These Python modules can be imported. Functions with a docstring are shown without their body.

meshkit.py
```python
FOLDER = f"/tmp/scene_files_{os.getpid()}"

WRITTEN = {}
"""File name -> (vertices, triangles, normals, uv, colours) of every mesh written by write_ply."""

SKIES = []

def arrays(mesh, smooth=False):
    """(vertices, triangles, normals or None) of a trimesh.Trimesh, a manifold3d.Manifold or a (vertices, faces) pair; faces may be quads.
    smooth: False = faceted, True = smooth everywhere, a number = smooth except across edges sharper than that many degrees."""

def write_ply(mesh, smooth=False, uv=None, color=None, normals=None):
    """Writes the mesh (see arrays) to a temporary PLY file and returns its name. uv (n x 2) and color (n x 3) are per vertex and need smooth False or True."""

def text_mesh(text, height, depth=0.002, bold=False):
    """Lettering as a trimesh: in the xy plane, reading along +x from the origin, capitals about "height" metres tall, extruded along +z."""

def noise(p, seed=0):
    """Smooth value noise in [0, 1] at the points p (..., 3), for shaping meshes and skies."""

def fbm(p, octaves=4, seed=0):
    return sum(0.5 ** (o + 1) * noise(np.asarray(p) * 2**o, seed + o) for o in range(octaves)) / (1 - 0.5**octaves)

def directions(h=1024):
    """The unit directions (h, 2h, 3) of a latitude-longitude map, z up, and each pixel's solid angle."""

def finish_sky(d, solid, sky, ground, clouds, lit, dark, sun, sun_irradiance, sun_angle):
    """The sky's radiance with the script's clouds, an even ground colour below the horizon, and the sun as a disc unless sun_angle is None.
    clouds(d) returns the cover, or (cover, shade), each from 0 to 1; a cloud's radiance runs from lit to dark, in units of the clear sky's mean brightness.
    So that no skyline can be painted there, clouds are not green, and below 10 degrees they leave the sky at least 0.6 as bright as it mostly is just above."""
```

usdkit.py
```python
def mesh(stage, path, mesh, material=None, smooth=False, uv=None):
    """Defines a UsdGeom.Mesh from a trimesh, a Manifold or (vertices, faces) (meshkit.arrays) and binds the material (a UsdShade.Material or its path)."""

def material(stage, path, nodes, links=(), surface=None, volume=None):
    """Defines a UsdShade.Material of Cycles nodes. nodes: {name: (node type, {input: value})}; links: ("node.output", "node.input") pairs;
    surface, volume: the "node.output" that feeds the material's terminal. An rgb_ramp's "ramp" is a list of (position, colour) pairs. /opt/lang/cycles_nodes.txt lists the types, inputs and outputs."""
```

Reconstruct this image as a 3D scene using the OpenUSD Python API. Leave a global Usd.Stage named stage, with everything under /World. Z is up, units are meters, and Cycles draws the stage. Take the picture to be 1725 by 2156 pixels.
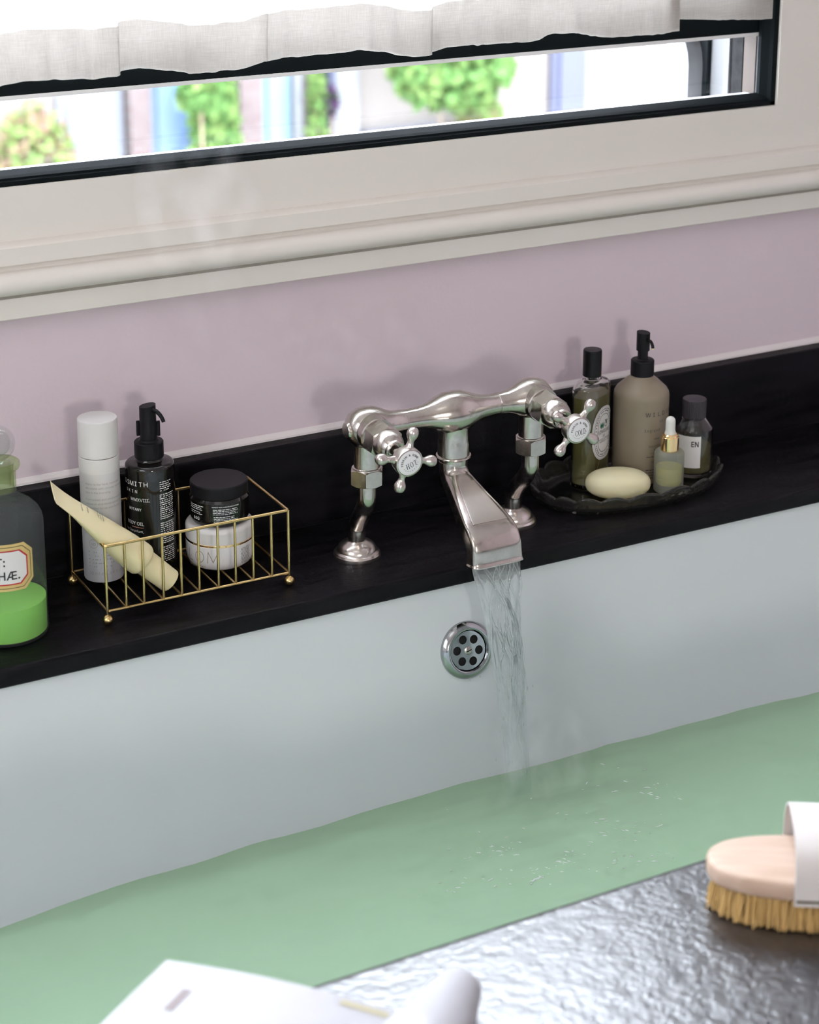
import math, random, numpy as np, trimesh, usdkit, meshkit
import manifold3d as m3
from shapely.geometry import Polygon, LineString, Point, box as sbox
from shapely.ops import unary_union
from pxr import Usd, UsdGeom, UsdLux, UsdShade, Gf, Sdf, Vt

random.seed(7)
rng = np.random.default_rng(7)
stage = Usd.Stage.CreateInMemory()
world = UsdGeom.Xform.Define(stage, '/World')
UsdGeom.SetStageUpAxis(stage, 'Z')
UsdGeom.SetStageMetersPerUnit(stage, 1.0)

# ------------------------------------------------------------------ camera, sky, lamps, exposure
# picture 1725 x 2156; principal point (862.5, 600); focal length 4057.8 px
IMG_W, IMG_H, F_PX, CY = 1725, 2156, 4057.79, 600.0
EYE, PITCH, YAW = np.array([-0.8737, -1.6861, 0.77]), math.radians(15.6656), math.radians(28.1715)
APER = 24.0
cam = UsdGeom.Camera.Define(stage, '/World/camera')
cam.CreateHorizontalApertureAttr(APER)
cam.CreateVerticalApertureAttr(APER * IMG_H / IMG_W)
cam.CreateFocalLengthAttr(F_PX / IMG_W * APER)
cam.CreateVerticalApertureOffsetAttr((CY - IMG_H / 2) / IMG_W * APER)
cam.CreateFStopAttr(5.6)
cam.CreateFocusDistanceAttr(1.86)
cam.CreateClippingRangeAttr(Gf.Vec2f(0.05, 1000))
fw = np.array([math.sin(YAW) * math.cos(PITCH), math.cos(YAW) * math.cos(PITCH), -math.sin(PITCH)])
rt = np.array([math.cos(YAW), -math.sin(YAW), 0.0])
upv = np.cross(rt, fw)
UsdGeom.Xformable(cam).AddTransformOp().Set(Gf.Matrix4d(*[float(x) for x in (*rt, 0, *upv, 0, *(-fw), 0, *EYE, 1)]))
cam.CreateExposureAttr(-0.68)

sky = UsdLux.DomeLight.Define(stage, '/World/sky')          # bright even overcast
sky.CreateIntensityAttr(9.0)
sky.CreateColorAttr(Gf.Vec3f(0.92, 0.98, 1.09))
lamp = UsdLux.RectLight.Define(stage, '/World/room_lamp')    # lamp at the back of the room, behind the photographer
lamp.CreateWidthAttr(0.32); lamp.CreateHeightAttr(0.32)
lamp.CreateIntensityAttr(98.0)
lamp.CreateColorAttr(Gf.Vec3f(1.0, 0.97, 0.94))
_x = UsdGeom.Xformable(lamp)
_x.AddTranslateOp().Set(Gf.Vec3d(-0.87, -3.55, 0.68)); _x.AddRotateXYZOp().Set(Gf.Vec3f(90, 0, 0))
ceil = UsdLux.DiskLight.Define(stage, '/World/ceiling_lamp')  # ceiling lamp
ceil.CreateRadiusAttr(0.45); ceil.CreateIntensityAttr(1.5)
ceil.CreateColorAttr(Gf.Vec3f(1.0, 0.97, 0.94))
UsdGeom.Xformable(ceil).AddTranslateOp().Set(Gf.Vec3d(-0.9, -1.3, 1.93))

side = UsdLux.RectLight.Define(stage, '/World/side_window_light')   # daylight from the window in the left-hand wall
side.CreateWidthAttr(0.9); side.CreateHeightAttr(1.0); side.CreateIntensityAttr(6.5)
side.CreateColorAttr(Gf.Vec3f(0.97, 0.99, 1.03))
_x = UsdGeom.Xformable(side)
_x.AddTranslateOp().Set(Gf.Vec3d(-1.72, -1.15, 0.95)); _x.AddRotateXYZOp().Set(Gf.Vec3f(0, -90, 0))

# ------------------------------------------------------------------ materials
def mat(name, nodes, links=(), surface='p.BSDF', volume=None):
    return usdkit.material(stage, '/World/Looks/' + name, nodes, links, surface=surface, volume=volume)

def pbr(name, color, rough=0.5, bump=None, vary=None, **kw):
    """principled; bump=(scale, distance, detail); vary=(scale, amount) value variation"""
    nodes = {'p': ('principled_bsdf', {'base_color': color, 'roughness': rough, **kw})}
    links = []
    if bump or vary:
        nodes['g'] = ('texture_coordinate', {})
    if bump:
        nodes['n'] = ('noise_texture', {'scale': bump[0], 'detail': bump[2] if len(bump) > 2 else 3.0, 'roughness': 0.55})
        nodes['b'] = ('bump', {'distance': bump[1], 'strength': 1.0})
        links += [('g.object', 'n.vector'), ('n.fac', 'b.height'), ('b.normal', 'p.normal')]
    if vary:
        a = vary[1]
        c = np.array(color)
        nodes['vn'] = ('noise_texture', {'scale': vary[0], 'detail': 3.0})
        nodes['vr'] = ('rgb_ramp', {'ramp': [(0.3, tuple(c * (1 - a))), (0.7, tuple(np.minimum(c * (1 + a), 1)))]})
        links += [('g.object', 'vn.vector'), ('vn.fac', 'vr.fac'), ('vr.color', 'p.base_color')]
    return mat(name, nodes, links)

def thin_glass(name, tint=(1, 1, 1), ior=1.45, rough=0.0, haze=0.0, hazec=(0.9, 0.9, 0.9)):
    nodes = {'t': ('transparent_bsdf', {'color': tint}), 'g': ('glossy_bsdf', {'color': (1, 1, 1), 'roughness': rough}),
             'f': ('fresnel', {'IOR': ior}), 'ge': ('geometry', {}), 'nb': ('math', {'math_type': 'subtract', 'value1': 1.0}), 'fm': ('math', {'math_type': 'multiply'}), 'm': ('mix_closure', {})}
    links = [('ge.backfacing', 'nb.value2'), ('f.fac', 'fm.value1'), ('nb.value', 'fm.value2'), ('fm.value', 'm.fac'), ('t.BSDF', 'm.closure1'), ('g.BSDF', 'm.closure2')]
    out = 'm.closure'
    if haze:
        nodes['d'] = ('diffuse_bsdf', {'color': hazec}); nodes['m2'] = ('mix_closure', {'fac': haze})
        links += [('m.closure', 'm2.closure1'), ('d.BSDF', 'm2.closure2')]
        out = 'm2.closure'
    return mat(name, nodes, links, surface=out)

M = {}
M['wall'] = pbr('wall_paint', (0.70, 0.60, 0.645), 0.6, bump=(220, 0.0002), specular_ior_level=0.3)
M['room'] = pbr('room_paint', (0.80, 0.78, 0.77), 0.7)
M['floor'] = pbr('floor_boards', (0.32, 0.25, 0.19), 0.5, vary=(6, 0.25))
M['trim'] = pbr('cream_paint', (0.765, 0.735, 0.675), 0.38, bump=(60, 0.00015))
M['caulk'] = pbr('white_caulk', (0.78, 0.74, 0.73), 0.5)
M['slate'] = mat('black_slate', {
    'g': ('texture_coordinate', {}), 'n': ('noise_texture', {'scale': 130.0, 'detail': 5.0, 'roughness': 0.65}),
    'mp': ('mapping', {'scale': (2.5, 14.0, 14.0)}), 'n2': ('noise_texture', {'scale': 6.0, 'detail': 4.0}),
    'rr': ('map_range', {'from_min': 0.3, 'from_max': 0.7, 'to_min': 0.36, 'to_max': 0.6}),
    'cr': ('rgb_ramp', {'ramp': [(0.35, (0.002, 0.002, 0.003)), (0.7, (0.007, 0.0064, 0.0085))]}),
    'b': ('bump', {'distance': 0.0005, 'strength': 1.0}), 'p': ('principled_bsdf', {'specular_ior_level': 0.13})},
    [('g.object', 'n.vector'), ('g.object', 'mp.vector'), ('mp.vector', 'n2.vector'), ('n2.fac', 'rr.value'), ('rr.result', 'p.roughness'),
     ('n2.fac', 'cr.fac'), ('cr.color', 'p.base_color'), ('n.fac', 'b.height'), ('b.normal', 'p.normal')])
M['leathered'] = mat('leathered_slate', {
    'g': ('texture_coordinate', {}), 'n': ('noise_texture', {'scale': 260.0, 'detail': 3.0, 'roughness': 0.55}),
    'cr': ('rgb_ramp', {'ramp': [(0.3, (0.006, 0.0065, 0.009)), (0.7, (0.022, 0.023, 0.028))]}),
    'b': ('bump', {'distance': 0.0005, 'strength': 1.0}), 'p': ('principled_bsdf', {'roughness': 0.25, 'ior': 2.15})},
    [('g.object', 'n.vector'), ('n.fac', 'cr.fac'), ('cr.color', 'p.base_color'), ('n.fac', 'b.height'), ('b.normal', 'p.normal')])
M['enamel'] = pbr('white_enamel', (0.645, 0.68, 0.695), 0.22, specular_ior_level=0.5)
M['nickel'] = mat('brushed_nickel', {
    'g': ('texture_coordinate', {}), 'n': ('noise_texture', {'scale': 45.0, 'detail': 6.0, 'roughness': 0.65}),
    'cr': ('rgb_ramp', {'ramp': [(0.3, (0.50, 0.465, 0.425)), (0.7, (0.60, 0.565, 0.525))]}),
    'rr': ('map_range', {'from_min': 0.3, 'from_max': 0.7, 'to_min': 0.15, 'to_max': 0.24}),
    'p': ('principled_bsdf', {'metallic': 1.0})},
    [('g.object', 'n.vector'), ('n.fac', 'cr.fac'), ('cr.color', 'p.base_color'), ('n.fac', 'rr.value'), ('rr.result', 'p.roughness')])
M['nickel_bright'] = pbr('polished_nickel', (0.62, 0.58, 0.54), 0.24, metallic=1.0)
M['chrome'] = pbr('chrome', (0.42, 0.44, 0.45), 0.12, metallic=1.0)
M['brass'] = pbr('brass_wire', (0.66, 0.49, 0.22), 0.26, metallic=1.0)
M['gold'] = pbr('gold_cap', (0.95, 0.68, 0.36), 0.12, metallic=1.0)
M['porcelain'] = pbr('porcelain', (0.82, 0.82, 0.84), 0.15)
M['ink'] = pbr('black_print', (0.012, 0.012, 0.014), 0.5)
M['inkgrey'] = pbr('grey_print', (0.22, 0.22, 0.22), 0.5)
M['inkpale'] = pbr('pale_grey_print', (0.33, 0.33, 0.32), 0.5)
M['inkwhite'] = pbr('white_print', (0.75, 0.75, 0.75), 0.5)
M['inkpink'] = pbr('pink_print', (0.75, 0.36, 0.28), 0.5)
M['inkgreen'] = pbr('green_print', (0.02, 0.16, 0.09), 0.5)
M['inkgold'] = pbr('bronze_print', (0.32, 0.28, 0.2), 0.4)
M['red'] = pbr('red_print', (0.42, 0.012, 0.018), 0.45)
M['goldleaf'] = pbr('gold_paper', (0.58, 0.43, 0.16), 0.4)
M['labelwhite'] = pbr('white_label', (0.74, 0.73, 0.71), 0.5)
M['blackplastic'] = pbr('black_plastic', (0.003, 0.003, 0.0036), 0.36, specular_ior_level=0.22)
M['mattblack'] = pbr('matt_black_plastic', (0.0045, 0.0045, 0.006), 0.5, specular_ior_level=0.2)
M['ribbedcap'] = pbr('dark_ribbed_plastic', (0.022, 0.018, 0.024), 0.5)
M['blackglass'] = pbr('black_glass', (0.006, 0.006, 0.005), 0.06)
M['whiteplastic'] = pbr('white_plastic', (0.70, 0.69, 0.67), 0.4)
M['pearl'] = mat('pearl_silver', {
    'g': ('texture_coordinate', {}), 's': ('separate_xyz', {}),
    'r': ('rgb_ramp', {'ramp': [(0.0, (0.50, 0.51, 0.55)), (0.45, (0.60, 0.59, 0.585)), (1.0, (0.66, 0.65, 0.64))]}),
    'mr': ('map_range', {'from_min': 0.0, 'from_max': 0.11}), 'p': ('principled_bsdf', {'roughness': 0.42, 'metallic': 0.25})},
    [('g.object', 's.vector'), ('s.z', 'mr.value'), ('mr.result', 'r.fac'), ('r.color', 'p.base_color')])
M['jarwhite'] = pbr('white_jar_glass', (0.76, 0.76, 0.76), 0.2)
M['cream'] = pbr('cream_plastic', (0.78, 0.70, 0.42), 0.42)
M['khaki'] = pbr('khaki_frosted', (0.225, 0.185, 0.128), 0.42, bump=(900, 0.00006))
M['soap'] = pbr('soap', (0.72, 0.66, 0.42), 0.42, subsurface_weight=0.25, subsurface_radius=(0.6, 0.45, 0.2), subsurface_scale=0.01)
M['glass'] = thin_glass('clear_glass', (0.93, 0.95, 0.94))
M['glassgreen'] = thin_glass('green_tinted_glass', (0.80, 0.86, 0.70), haze=0.12, hazec=(0.5, 0.55, 0.32))
M['glassfog'] = thin_glass('fogged_glass', (0.88, 0.92, 0.92), haze=0.06, hazec=(0.6, 0.63, 0.65))
M['pane'] = thin_glass('window_glass', (0.97, 0.98, 0.98), ior=1.3)
M['thickglass'] = mat('pressed_glass', {'p': ('principled_bsdf', {'base_color': (0.97, 0.98, 0.95), 'roughness': 0.02, 'ior': 1.52, 'transmission_weight': 1.0}), 'd': ('diffuse_bsdf', {'color': (0.62, 0.64, 0.58)}), 'm': ('mix_closure', {'fac': 0.014})}, [('p.BSDF', 'm.closure1'), ('d.BSDF', 'm.closure2')], surface='m.closure')
M['bottleglass'] = mat('bottle_glass', {'p': ('principled_bsdf', {'base_color': (0.985, 0.99, 0.98), 'roughness': 0.01, 'ior': 1.46, 'transmission_weight': 1.0})})
M['greenliquid'] = pbr('green_liquid', (0.28, 0.62, 0.11), 0.3, specular_ior_level=0.3)
def liquid(name, tint, body, fac):
    return mat(name, {'t': ('principled_bsdf', {'base_color': tint, 'roughness': 0.0, 'ior': 1.36, 'transmission_weight': 1.0}), 'd': ('principled_bsdf', {'base_color': body, 'roughness': 0.3}), 'm': ('mix_closure', {'fac': fac})},
               [('t.BSDF', 'm.closure1'), ('d.BSDF', 'm.closure2')], surface='m.closure')
M['oliveliquid'] = liquid('olive_liquid', (0.86, 0.84, 0.46), (0.30, 0.29, 0.10), 0.36)
M['amberliquid'] = liquid('pale_amber_liquid', (0.92, 0.86, 0.58), (0.36, 0.33, 0.12), 0.28)
M['frosted'] = mat('frosted_glass', {'t': ('transparent_bsdf', {'color': (0.8, 0.82, 0.74)}), 'd': ('principled_bsdf', {'base_color': (0.42, 0.43, 0.37), 'roughness': 0.4}), 'm': ('mix_closure', {'fac': 0.42})},
                   [('t.BSDF', 'm.closure1'), ('d.BSDF', 'm.closure2')], surface='m.closure')
M['yellowserum'] = pbr('yellow_serum', (0.60, 0.55, 0.05), 0.4)
M['silicone'] = pbr('white_silicone', (0.72, 0.72, 0.68), 0.4)
M['stem'] = pbr('straw_stem', (0.5, 0.36, 0.15), 0.6)
M['linen'] = mat('white_linen', {
    'g': ('texture_coordinate', {}), 'mp': ('mapping', {'scale': (1500.0, 1500.0, 70.0)}), 'n': ('noise_texture', {'scale': 1.0, 'detail': 2.0}),
    'mp2': ('mapping', {'scale': (70.0, 70.0, 1500.0)}), 'n2': ('noise_texture', {'scale': 1.0, 'detail': 2.0}), 'mx': ('math', {'math_type': 'multiply'}),
    'r': ('rgb_ramp', {'ramp': [(0.10, (0.52, 0.49, 0.455)), (0.40, (0.63, 0.60, 0.565))]}),
    'd': ('diffuse_bsdf', {}), 't': ('translucent_bsdf', {}), 'tr': ('transparent_bsdf', {'color': (1, 1, 1)}), 'm': ('mix_closure', {'fac': 0.5}), 'm2': ('mix_closure', {'fac': 0.08})},
    [('g.object', 'mp.vector'), ('mp.vector', 'n.vector'), ('g.object', 'mp2.vector'), ('mp2.vector', 'n2.vector'), ('n.fac', 'mx.value1'), ('n2.fac', 'mx.value2'),
     ('mx.value', 'r.fac'), ('r.color', 'd.color'), ('r.color', 't.color'), ('d.BSDF', 'm.closure1'), ('t.BSDF', 'm.closure2'), ('m.closure', 'm2.closure1'), ('tr.BSDF', 'm2.closure2')], surface='m2.closure')
M['frame'] = pbr('black_green_paint', (0.005, 0.0075, 0.0085), 0.65, specular_ior_level=0.06)
M['track'] = pbr('worn_black_track', (0.006, 0.006, 0.006), 0.6, specular_ior_level=0.15, vary=(90, 0.9))
M['jamb'] = pbr('jamb_paint', (0.14, 0.14, 0.143), 0.5, specular_ior_level=0.2)
M['sillwhite'] = pbr('white_sill_paint', (0.80, 0.80, 0.80), 0.4)
M['jambtan'] = pbr('tan_jamb_strip', (0.08, 0.063, 0.053), 0.5, specular_ior_level=0.2)
M['wood'] = mat('beech_wood', {
    'g': ('texture_coordinate', {}), 'mp': ('mapping', {'scale': (18.0, 120.0, 60.0)}), 'n': ('noise_texture', {'scale': 1.0, 'detail': 4.0}),
    'r': ('rgb_ramp', {'ramp': [(0.3, (0.44, 0.31, 0.225)), (0.7, (0.55, 0.415, 0.325))]}), 'p': ('principled_bsdf', {'roughness': 0.5})},
    [('g.object', 'mp.vector'), ('mp.vector', 'n.vector'), ('n.fac', 'r.fac'), ('r.color', 'p.base_color')])
M['bristle'] = pbr('bristle', (0.56, 0.37, 0.14), 0.6)
M['canvas'] = pbr('cotton_strap', (0.62, 0.59, 0.57), 0.8, bump=(1200, 0.0001))
M['stitch'] = pbr('dark_stitch', (0.05, 0.04, 0.01), 0.8)
M['paper'] = pbr('white_paper', (0.44, 0.435, 0.455), 0.45)
M['papergrey'] = pbr('grey_picture_print', (0.22, 0.18, 0.18), 0.5)
M['paperyellow'] = pbr('yellow_print', (0.42, 0.38, 0.24), 0.5)
M['water'] = mat('green_bath_water', {
    'g': ('texture_coordinate', {}), 'n': ('noise_texture', {'scale': 9.0, 'detail': 3.0, 'distortion': 0.6}), 'b': ('bump', {'distance': 0.004, 'strength': 0.5}),
    'p': ('principled_bsdf', {'base_color': (0.325, 0.485, 0.325), 'roughness': 0.14, 'ior': 1.33})},
    [('g.object', 'n.vector'), ('n.fac', 'b.height'), ('b.normal', 'p.normal')])
M['stream'] = mat('clear_water', {'p': ('principled_bsdf', {'base_color': (0.97, 0.99, 0.99), 'roughness': 0.03, 'ior': 1.33, 'transmission_weight': 1.0}), 't': ('transparent_bsdf', {'color': (0.98, 0.995, 0.995)}),
    'd': ('diffuse_bsdf', {'color': (0.80, 0.86, 0.87)}), 'g': ('geometry', {}), 's': ('separate_xyz', {}), 'mr': ('map_range', {'from_min': -0.20, 'from_max': 0.0, 'to_min': 0.93, 'to_max': 0.42, 'clamp': True}),
    'md': ('map_range', {'from_min': -0.21, 'from_max': 0.0, 'to_min': 0.0, 'to_max': 0.15, 'clamp': True}), 'm': ('mix_closure', {}), 'm2': ('mix_closure', {})},
    [('g.position', 's.vector'), ('s.z', 'mr.value'), ('s.z', 'md.value'), ('mr.result', 'm.fac'), ('md.result', 'm2.fac'), ('p.BSDF', 'm.closure1'), ('t.BSDF', 'm.closure2'), ('m.closure', 'm2.closure1'), ('d.BSDF', 'm2.closure2')], surface='m2.closure')
M['strand'] = mat('water_strand', {'p': ('principled_bsdf', {'base_color': (0.97, 0.99, 0.99), 'roughness': 0.0, 'ior': 1.33, 'transmission_weight': 1.0}), 't': ('transparent_bsdf', {'color': (1, 1, 1)}), 'm': ('mix_closure', {'fac': 0.25})}, [('p.BSDF', 'm.closure1'), ('t.BSDF', 'm.closure2')], surface='m.closure')
M['foam'] = thin_glass('foam_film', (0.95, 0.98, 0.96), ior=1.33, haze=0.5, hazec=(0.85, 0.95, 0.88))
M['dark'] = pbr('dark_void', (0.004, 0.004, 0.004), 0.8)
# outside
M['render'] = pbr('cream_render', (0.146, 0.129, 0.116), 0.8)
M['lilac'] = pbr('pale_grey_door', (0.112, 0.116, 0.133), 0.6)
M['brickpillar'] = mat('pale_brick', {'g': ('texture_coordinate', {}), 'b': ('brick_texture', {'color1': (0.082, 0.052, 0.050), 'color2': (0.100, 0.074, 0.071), 'mortar': (0.10, 0.088, 0.086), 'scale': 6.0}), 'mp': ('mapping', {'rotation': (math.pi / 2, 0, 0)}), 'p': ('principled_bsdf', {'roughness': 0.8})},
                       [('g.object', 'mp.vector'), ('mp.vector', 'b.vector'), ('b.color', 'p.base_color')])
M['bluedoor'] = pbr('blue_paint', (0.088, 0.137, 0.221), 0.5)
M['tealdoor'] = pbr('sky_blue_paint', (0.088, 0.146, 0.177), 0.5)
M['navy'] = pbr('navy_paint', (0.040, 0.043, 0.075), 0.5)
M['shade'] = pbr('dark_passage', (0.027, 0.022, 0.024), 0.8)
M['whitepost'] = pbr('white_post', (0.136, 0.139, 0.150), 0.5)
M['road'] = pbr('pale_paving', (0.136, 0.129, 0.122), 0.8)

def leafmat(name, c):
    c = np.array(c)
    return mat(name, {'o': ('geometry', {}), 'r': ('rgb_ramp', {'ramp': [(0, tuple(c * 0.7)), (1, tuple(np.minimum(c * 1.3, 1)))]}), 'd': ('diffuse_bsdf', {}), 't': ('translucent_bsdf', {}), 'm': ('mix_closure', {'fac': 0.4})},
               [('o.random_per_island', 'r.fac'), ('r.color', 'd.color'), ('r.color', 't.color'), ('d.BSDF', 'm.closure1'), ('t.BSDF', 'm.closure2')], surface='m.closure')
M['leafgreen'] = leafmat('green_leaves', (0.156, 0.298, 0.096))
M['leaflime'] = leafmat('lime_leaves', (0.230, 0.345, 0.115))
M['leafyellow'] = leafmat('yellow_leaves', (0.317, 0.296, 0.143))
M['petal'] = leafmat('orange_pink_petals', (0.337, 0.216, 0.165))
M['petalpurple'] = leafmat('purple_petals', (0.095, 0.054, 0.109))
M['bark'] = pbr('bark', (0.2, 0.15, 0.1), 0.8)

# ------------------------------------------------------------------ scene helpers
used = {}
def path_for(parent, name):
    base = parent + '/' + name
    k = used.get(base, -1) + 1
    used[base] = k
    return base if k == 0 else f'{base}_{k:03d}'

def setdata(prim, label=None, cat=None, group=None, kind=None):
    for k, v in (('label', label), ('category', cat), ('group', group), ('kind', kind)):
        if v:
            prim.SetCustomDataByKey(k, v)

def thing(name, label=None, cat=None, loc=(0, 0, 0), rotz=0.0, group=None, kind=None):
    p = path_for('/World', name)
    x = UsdGeom.Xform.Define(stage, p)
    x.AddTranslateOp().Set(Gf.Vec3d(*map(float, loc)))
    if rotz:
        x.AddRotateZOp().Set(float(rotz))
    setdata(x.GetPrim(), label, cat, group, kind)
    return p

def part(parent, name, mesh, m, label=None, smooth=35, kind=None):
    p = path_for(parent, name)
    if isinstance(mesh, (list,)):
        mesh = cat(mesh)
    u = usdkit.mesh(stage, p, mesh, M[m] if isinstance(m, str) else m, smooth=smooth)
    setdata(u.GetPrim(), label=label, kind=kind)
    return p

def solo(name, mesh, m, label=None, cat_=None, kind=None, smooth=35):
    p = part('/World', name, mesh, m, label, smooth, kind)
    setdata(stage.GetPrimAtPath(p), cat=cat_)
    return p

def tm(mesh):
    v, f, _ = meshkit.arrays(mesh)
    return trimesh.Trimesh(v, f, process=False)

def cat(meshes):
    return trimesh.util.concatenate([tm(m) for m in meshes])

def move(mesh, d):
    m = tm(mesh); m.apply_translation(d); return m

def bx(x0, x1, y0, y1, z0, z1, r=0.0):
    if r > 0:
        s = []
        for x in (x0 + r, x1 - r):
            for y in (y0 + r, y1 - r):
                for z in (z0 + r, z1 - r):
                    s.append(m3.Manifold.sphere(r, 12).translate((x, y, z)))
        return tm(m3.Manifold.batch_hull(s))
    m = trimesh.creation.box((x1 - x0, y1 - y0, z1 - z0))
    m.apply_translation(((x0 + x1) / 2, (y0 + y1) / 2, (z0 + z1) / 2))
    return m

def grid_faces(nu, nv, wrap_u=False, wrap_v=False):
    f = []
    U, V = (nu if wrap_u else nu - 1), (nv if wrap_v else nv - 1)
    for i in range(U):
        for j in range(V):
            a, b = i * nv + j, i * nv + (j + 1) % nv
            c, d = ((i + 1) % nu) * nv + (j + 1) % nv, ((i + 1) % nu) * nv + j
            f += [(a, d, c), (a, c, b)]
    return np.array(f)

def loft(rings, cap=True, closed=True):
    """rings: list of (n,3) arrays; consistent winding"""
    R = np.array(rings); nu, nv = R.shape[:2]
    v = R.reshape(-1, 3); f = grid_faces(nu, nv, False, closed)
    if cap and closed:
        c0, c1 = len(v), len(v) + 1
        v = np.vstack([v, R[0].mean(0), R[-1].mean(0)])
        j = np.arange(nv); k = (j + 1) % nv
        f = np.vstack([f, np.stack([np.full(nv, c0), j, k], 1), np.stack([np.full(nv, c1), (nu - 1) * nv + k, (nu - 1) * nv + j], 1)])
    m = trimesh.Trimesh(v, f, process=False)
    if cap and closed and m.volume < 0:
        m.invert()
    return m

def lathe(prof, n=48, axis=(0, 0, 1), origin=(0, 0, 0), cap=True):
    """prof: (radius, height) pairs; radius 0 at the ends closes it"""
    a = np.arange(n) * 2 * np.pi / n
    rings = []
    for r, h in prof:
        r = max(r, 1e-6)
        rings.append(np.stack([r * np.cos(a), r * np.sin(a), np.full(n, h)], 1))
    m = loft(rings, cap=cap)
    ax = np.array(axis, float); ax /= np.linalg.norm(ax)
    if abs(ax[2]) < 0.999999:
        m.apply_transform(trimesh.geometry.align_vectors([0, 0, 1], ax))
    elif ax[2] < 0:
        m.apply_transform(trimesh.transformations.rotation_matrix(np.pi, [1, 0, 0]))
    m.apply_translation(origin)
    return m

def arc(cx, cz, r, a0, a1, n=6):
    """profile points on an arc, degrees, in (radius, height)"""
    return [(cx + r * math.cos(math.radians(a)), cz + r * math.sin(math.radians(a))) for a in np.linspace(a0, a1, n)]

def tube(pts, r, n=10, cap=True):
    p = np.array(pts, float)
    t = np.gradient(p, axis=0); t /= np.linalg.norm(t, axis=1, keepdims=True)
    ref = np.array([0, 0, 1.0]) if abs(t[0][2]) < 0.9 else np.array([0, 1.0, 0])
    a = np.cross(t[0], ref); a /= np.linalg.norm(a)
    ang = np.arange(n) * 2 * np.pi / n
    rr = np.broadcast_to(r, (len(p),))
    rings = []
    for i in range(len(p)):
        a = a - t[i] * np.dot(a, t[i]); a /= np.linalg.norm(a)
        b = np.cross(t[i], a)
        rings.append(p[i] + rr[i] * (np.cos(ang)[:, None] * a + np.sin(ang)[:, None] * b))
    return loft(rings, cap=cap)

def spline(pts, n=40):
    from scipy.interpolate import PchipInterpolator, CubicSpline
    p = np.array(pts, float)
    s = np.r_[0, np.cumsum(np.linalg.norm(np.diff(p, axis=0), axis=1))]
    return PchipInterpolator(s, p)(np.linspace(0, s[-1], n))

def rounded_path(pts, r, n=5):
    """polyline with rounded corners"""
    p = [np.array(q, float) for q in pts]; out = [p[0]]
    for i in range(1, len(p) - 1):
        a, b, c = p[i - 1], p[i], p[i + 1]
        u, w = (a - b) / np.linalg.norm(a - b), (c - b) / np.linalg.norm(c - b)
        for t in np.linspace(0, 1, n):
            out.append((1 - t) ** 2 * (b + u * r) + 2 * t * (1 - t) * b + t * t * (b + w * r))
    out.append(p[-1])
    return np.array(out)

def extrude_x(poly, x0, x1, n=1):
    """poly: (y,z) points, swept along x"""
    p = np.array(poly, float); m = len(p)
    pg = Polygon(p)
    tri_v, tri_f = trimesh.creation.triangulate_polygon(pg, engine='earcut')
    e = trimesh.creation.extrude_polygon(pg, x1 - x0, engine='earcut')
    v = e.vertices
    w = np.stack([v[:, 2] + x0, v[:, 0], v[:, 1]], 1)
    return trimesh.Trimesh(w, e.faces, process=False)

def extrude(pg, h, z0=0.0):
    gs = getattr(pg, 'geoms', [pg])
    m = cat([trimesh.creation.extrude_polygon(g, h, engine='earcut') for g in gs if g.area > 0])
    m.apply_translation((0, 0, z0)); return m

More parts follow.
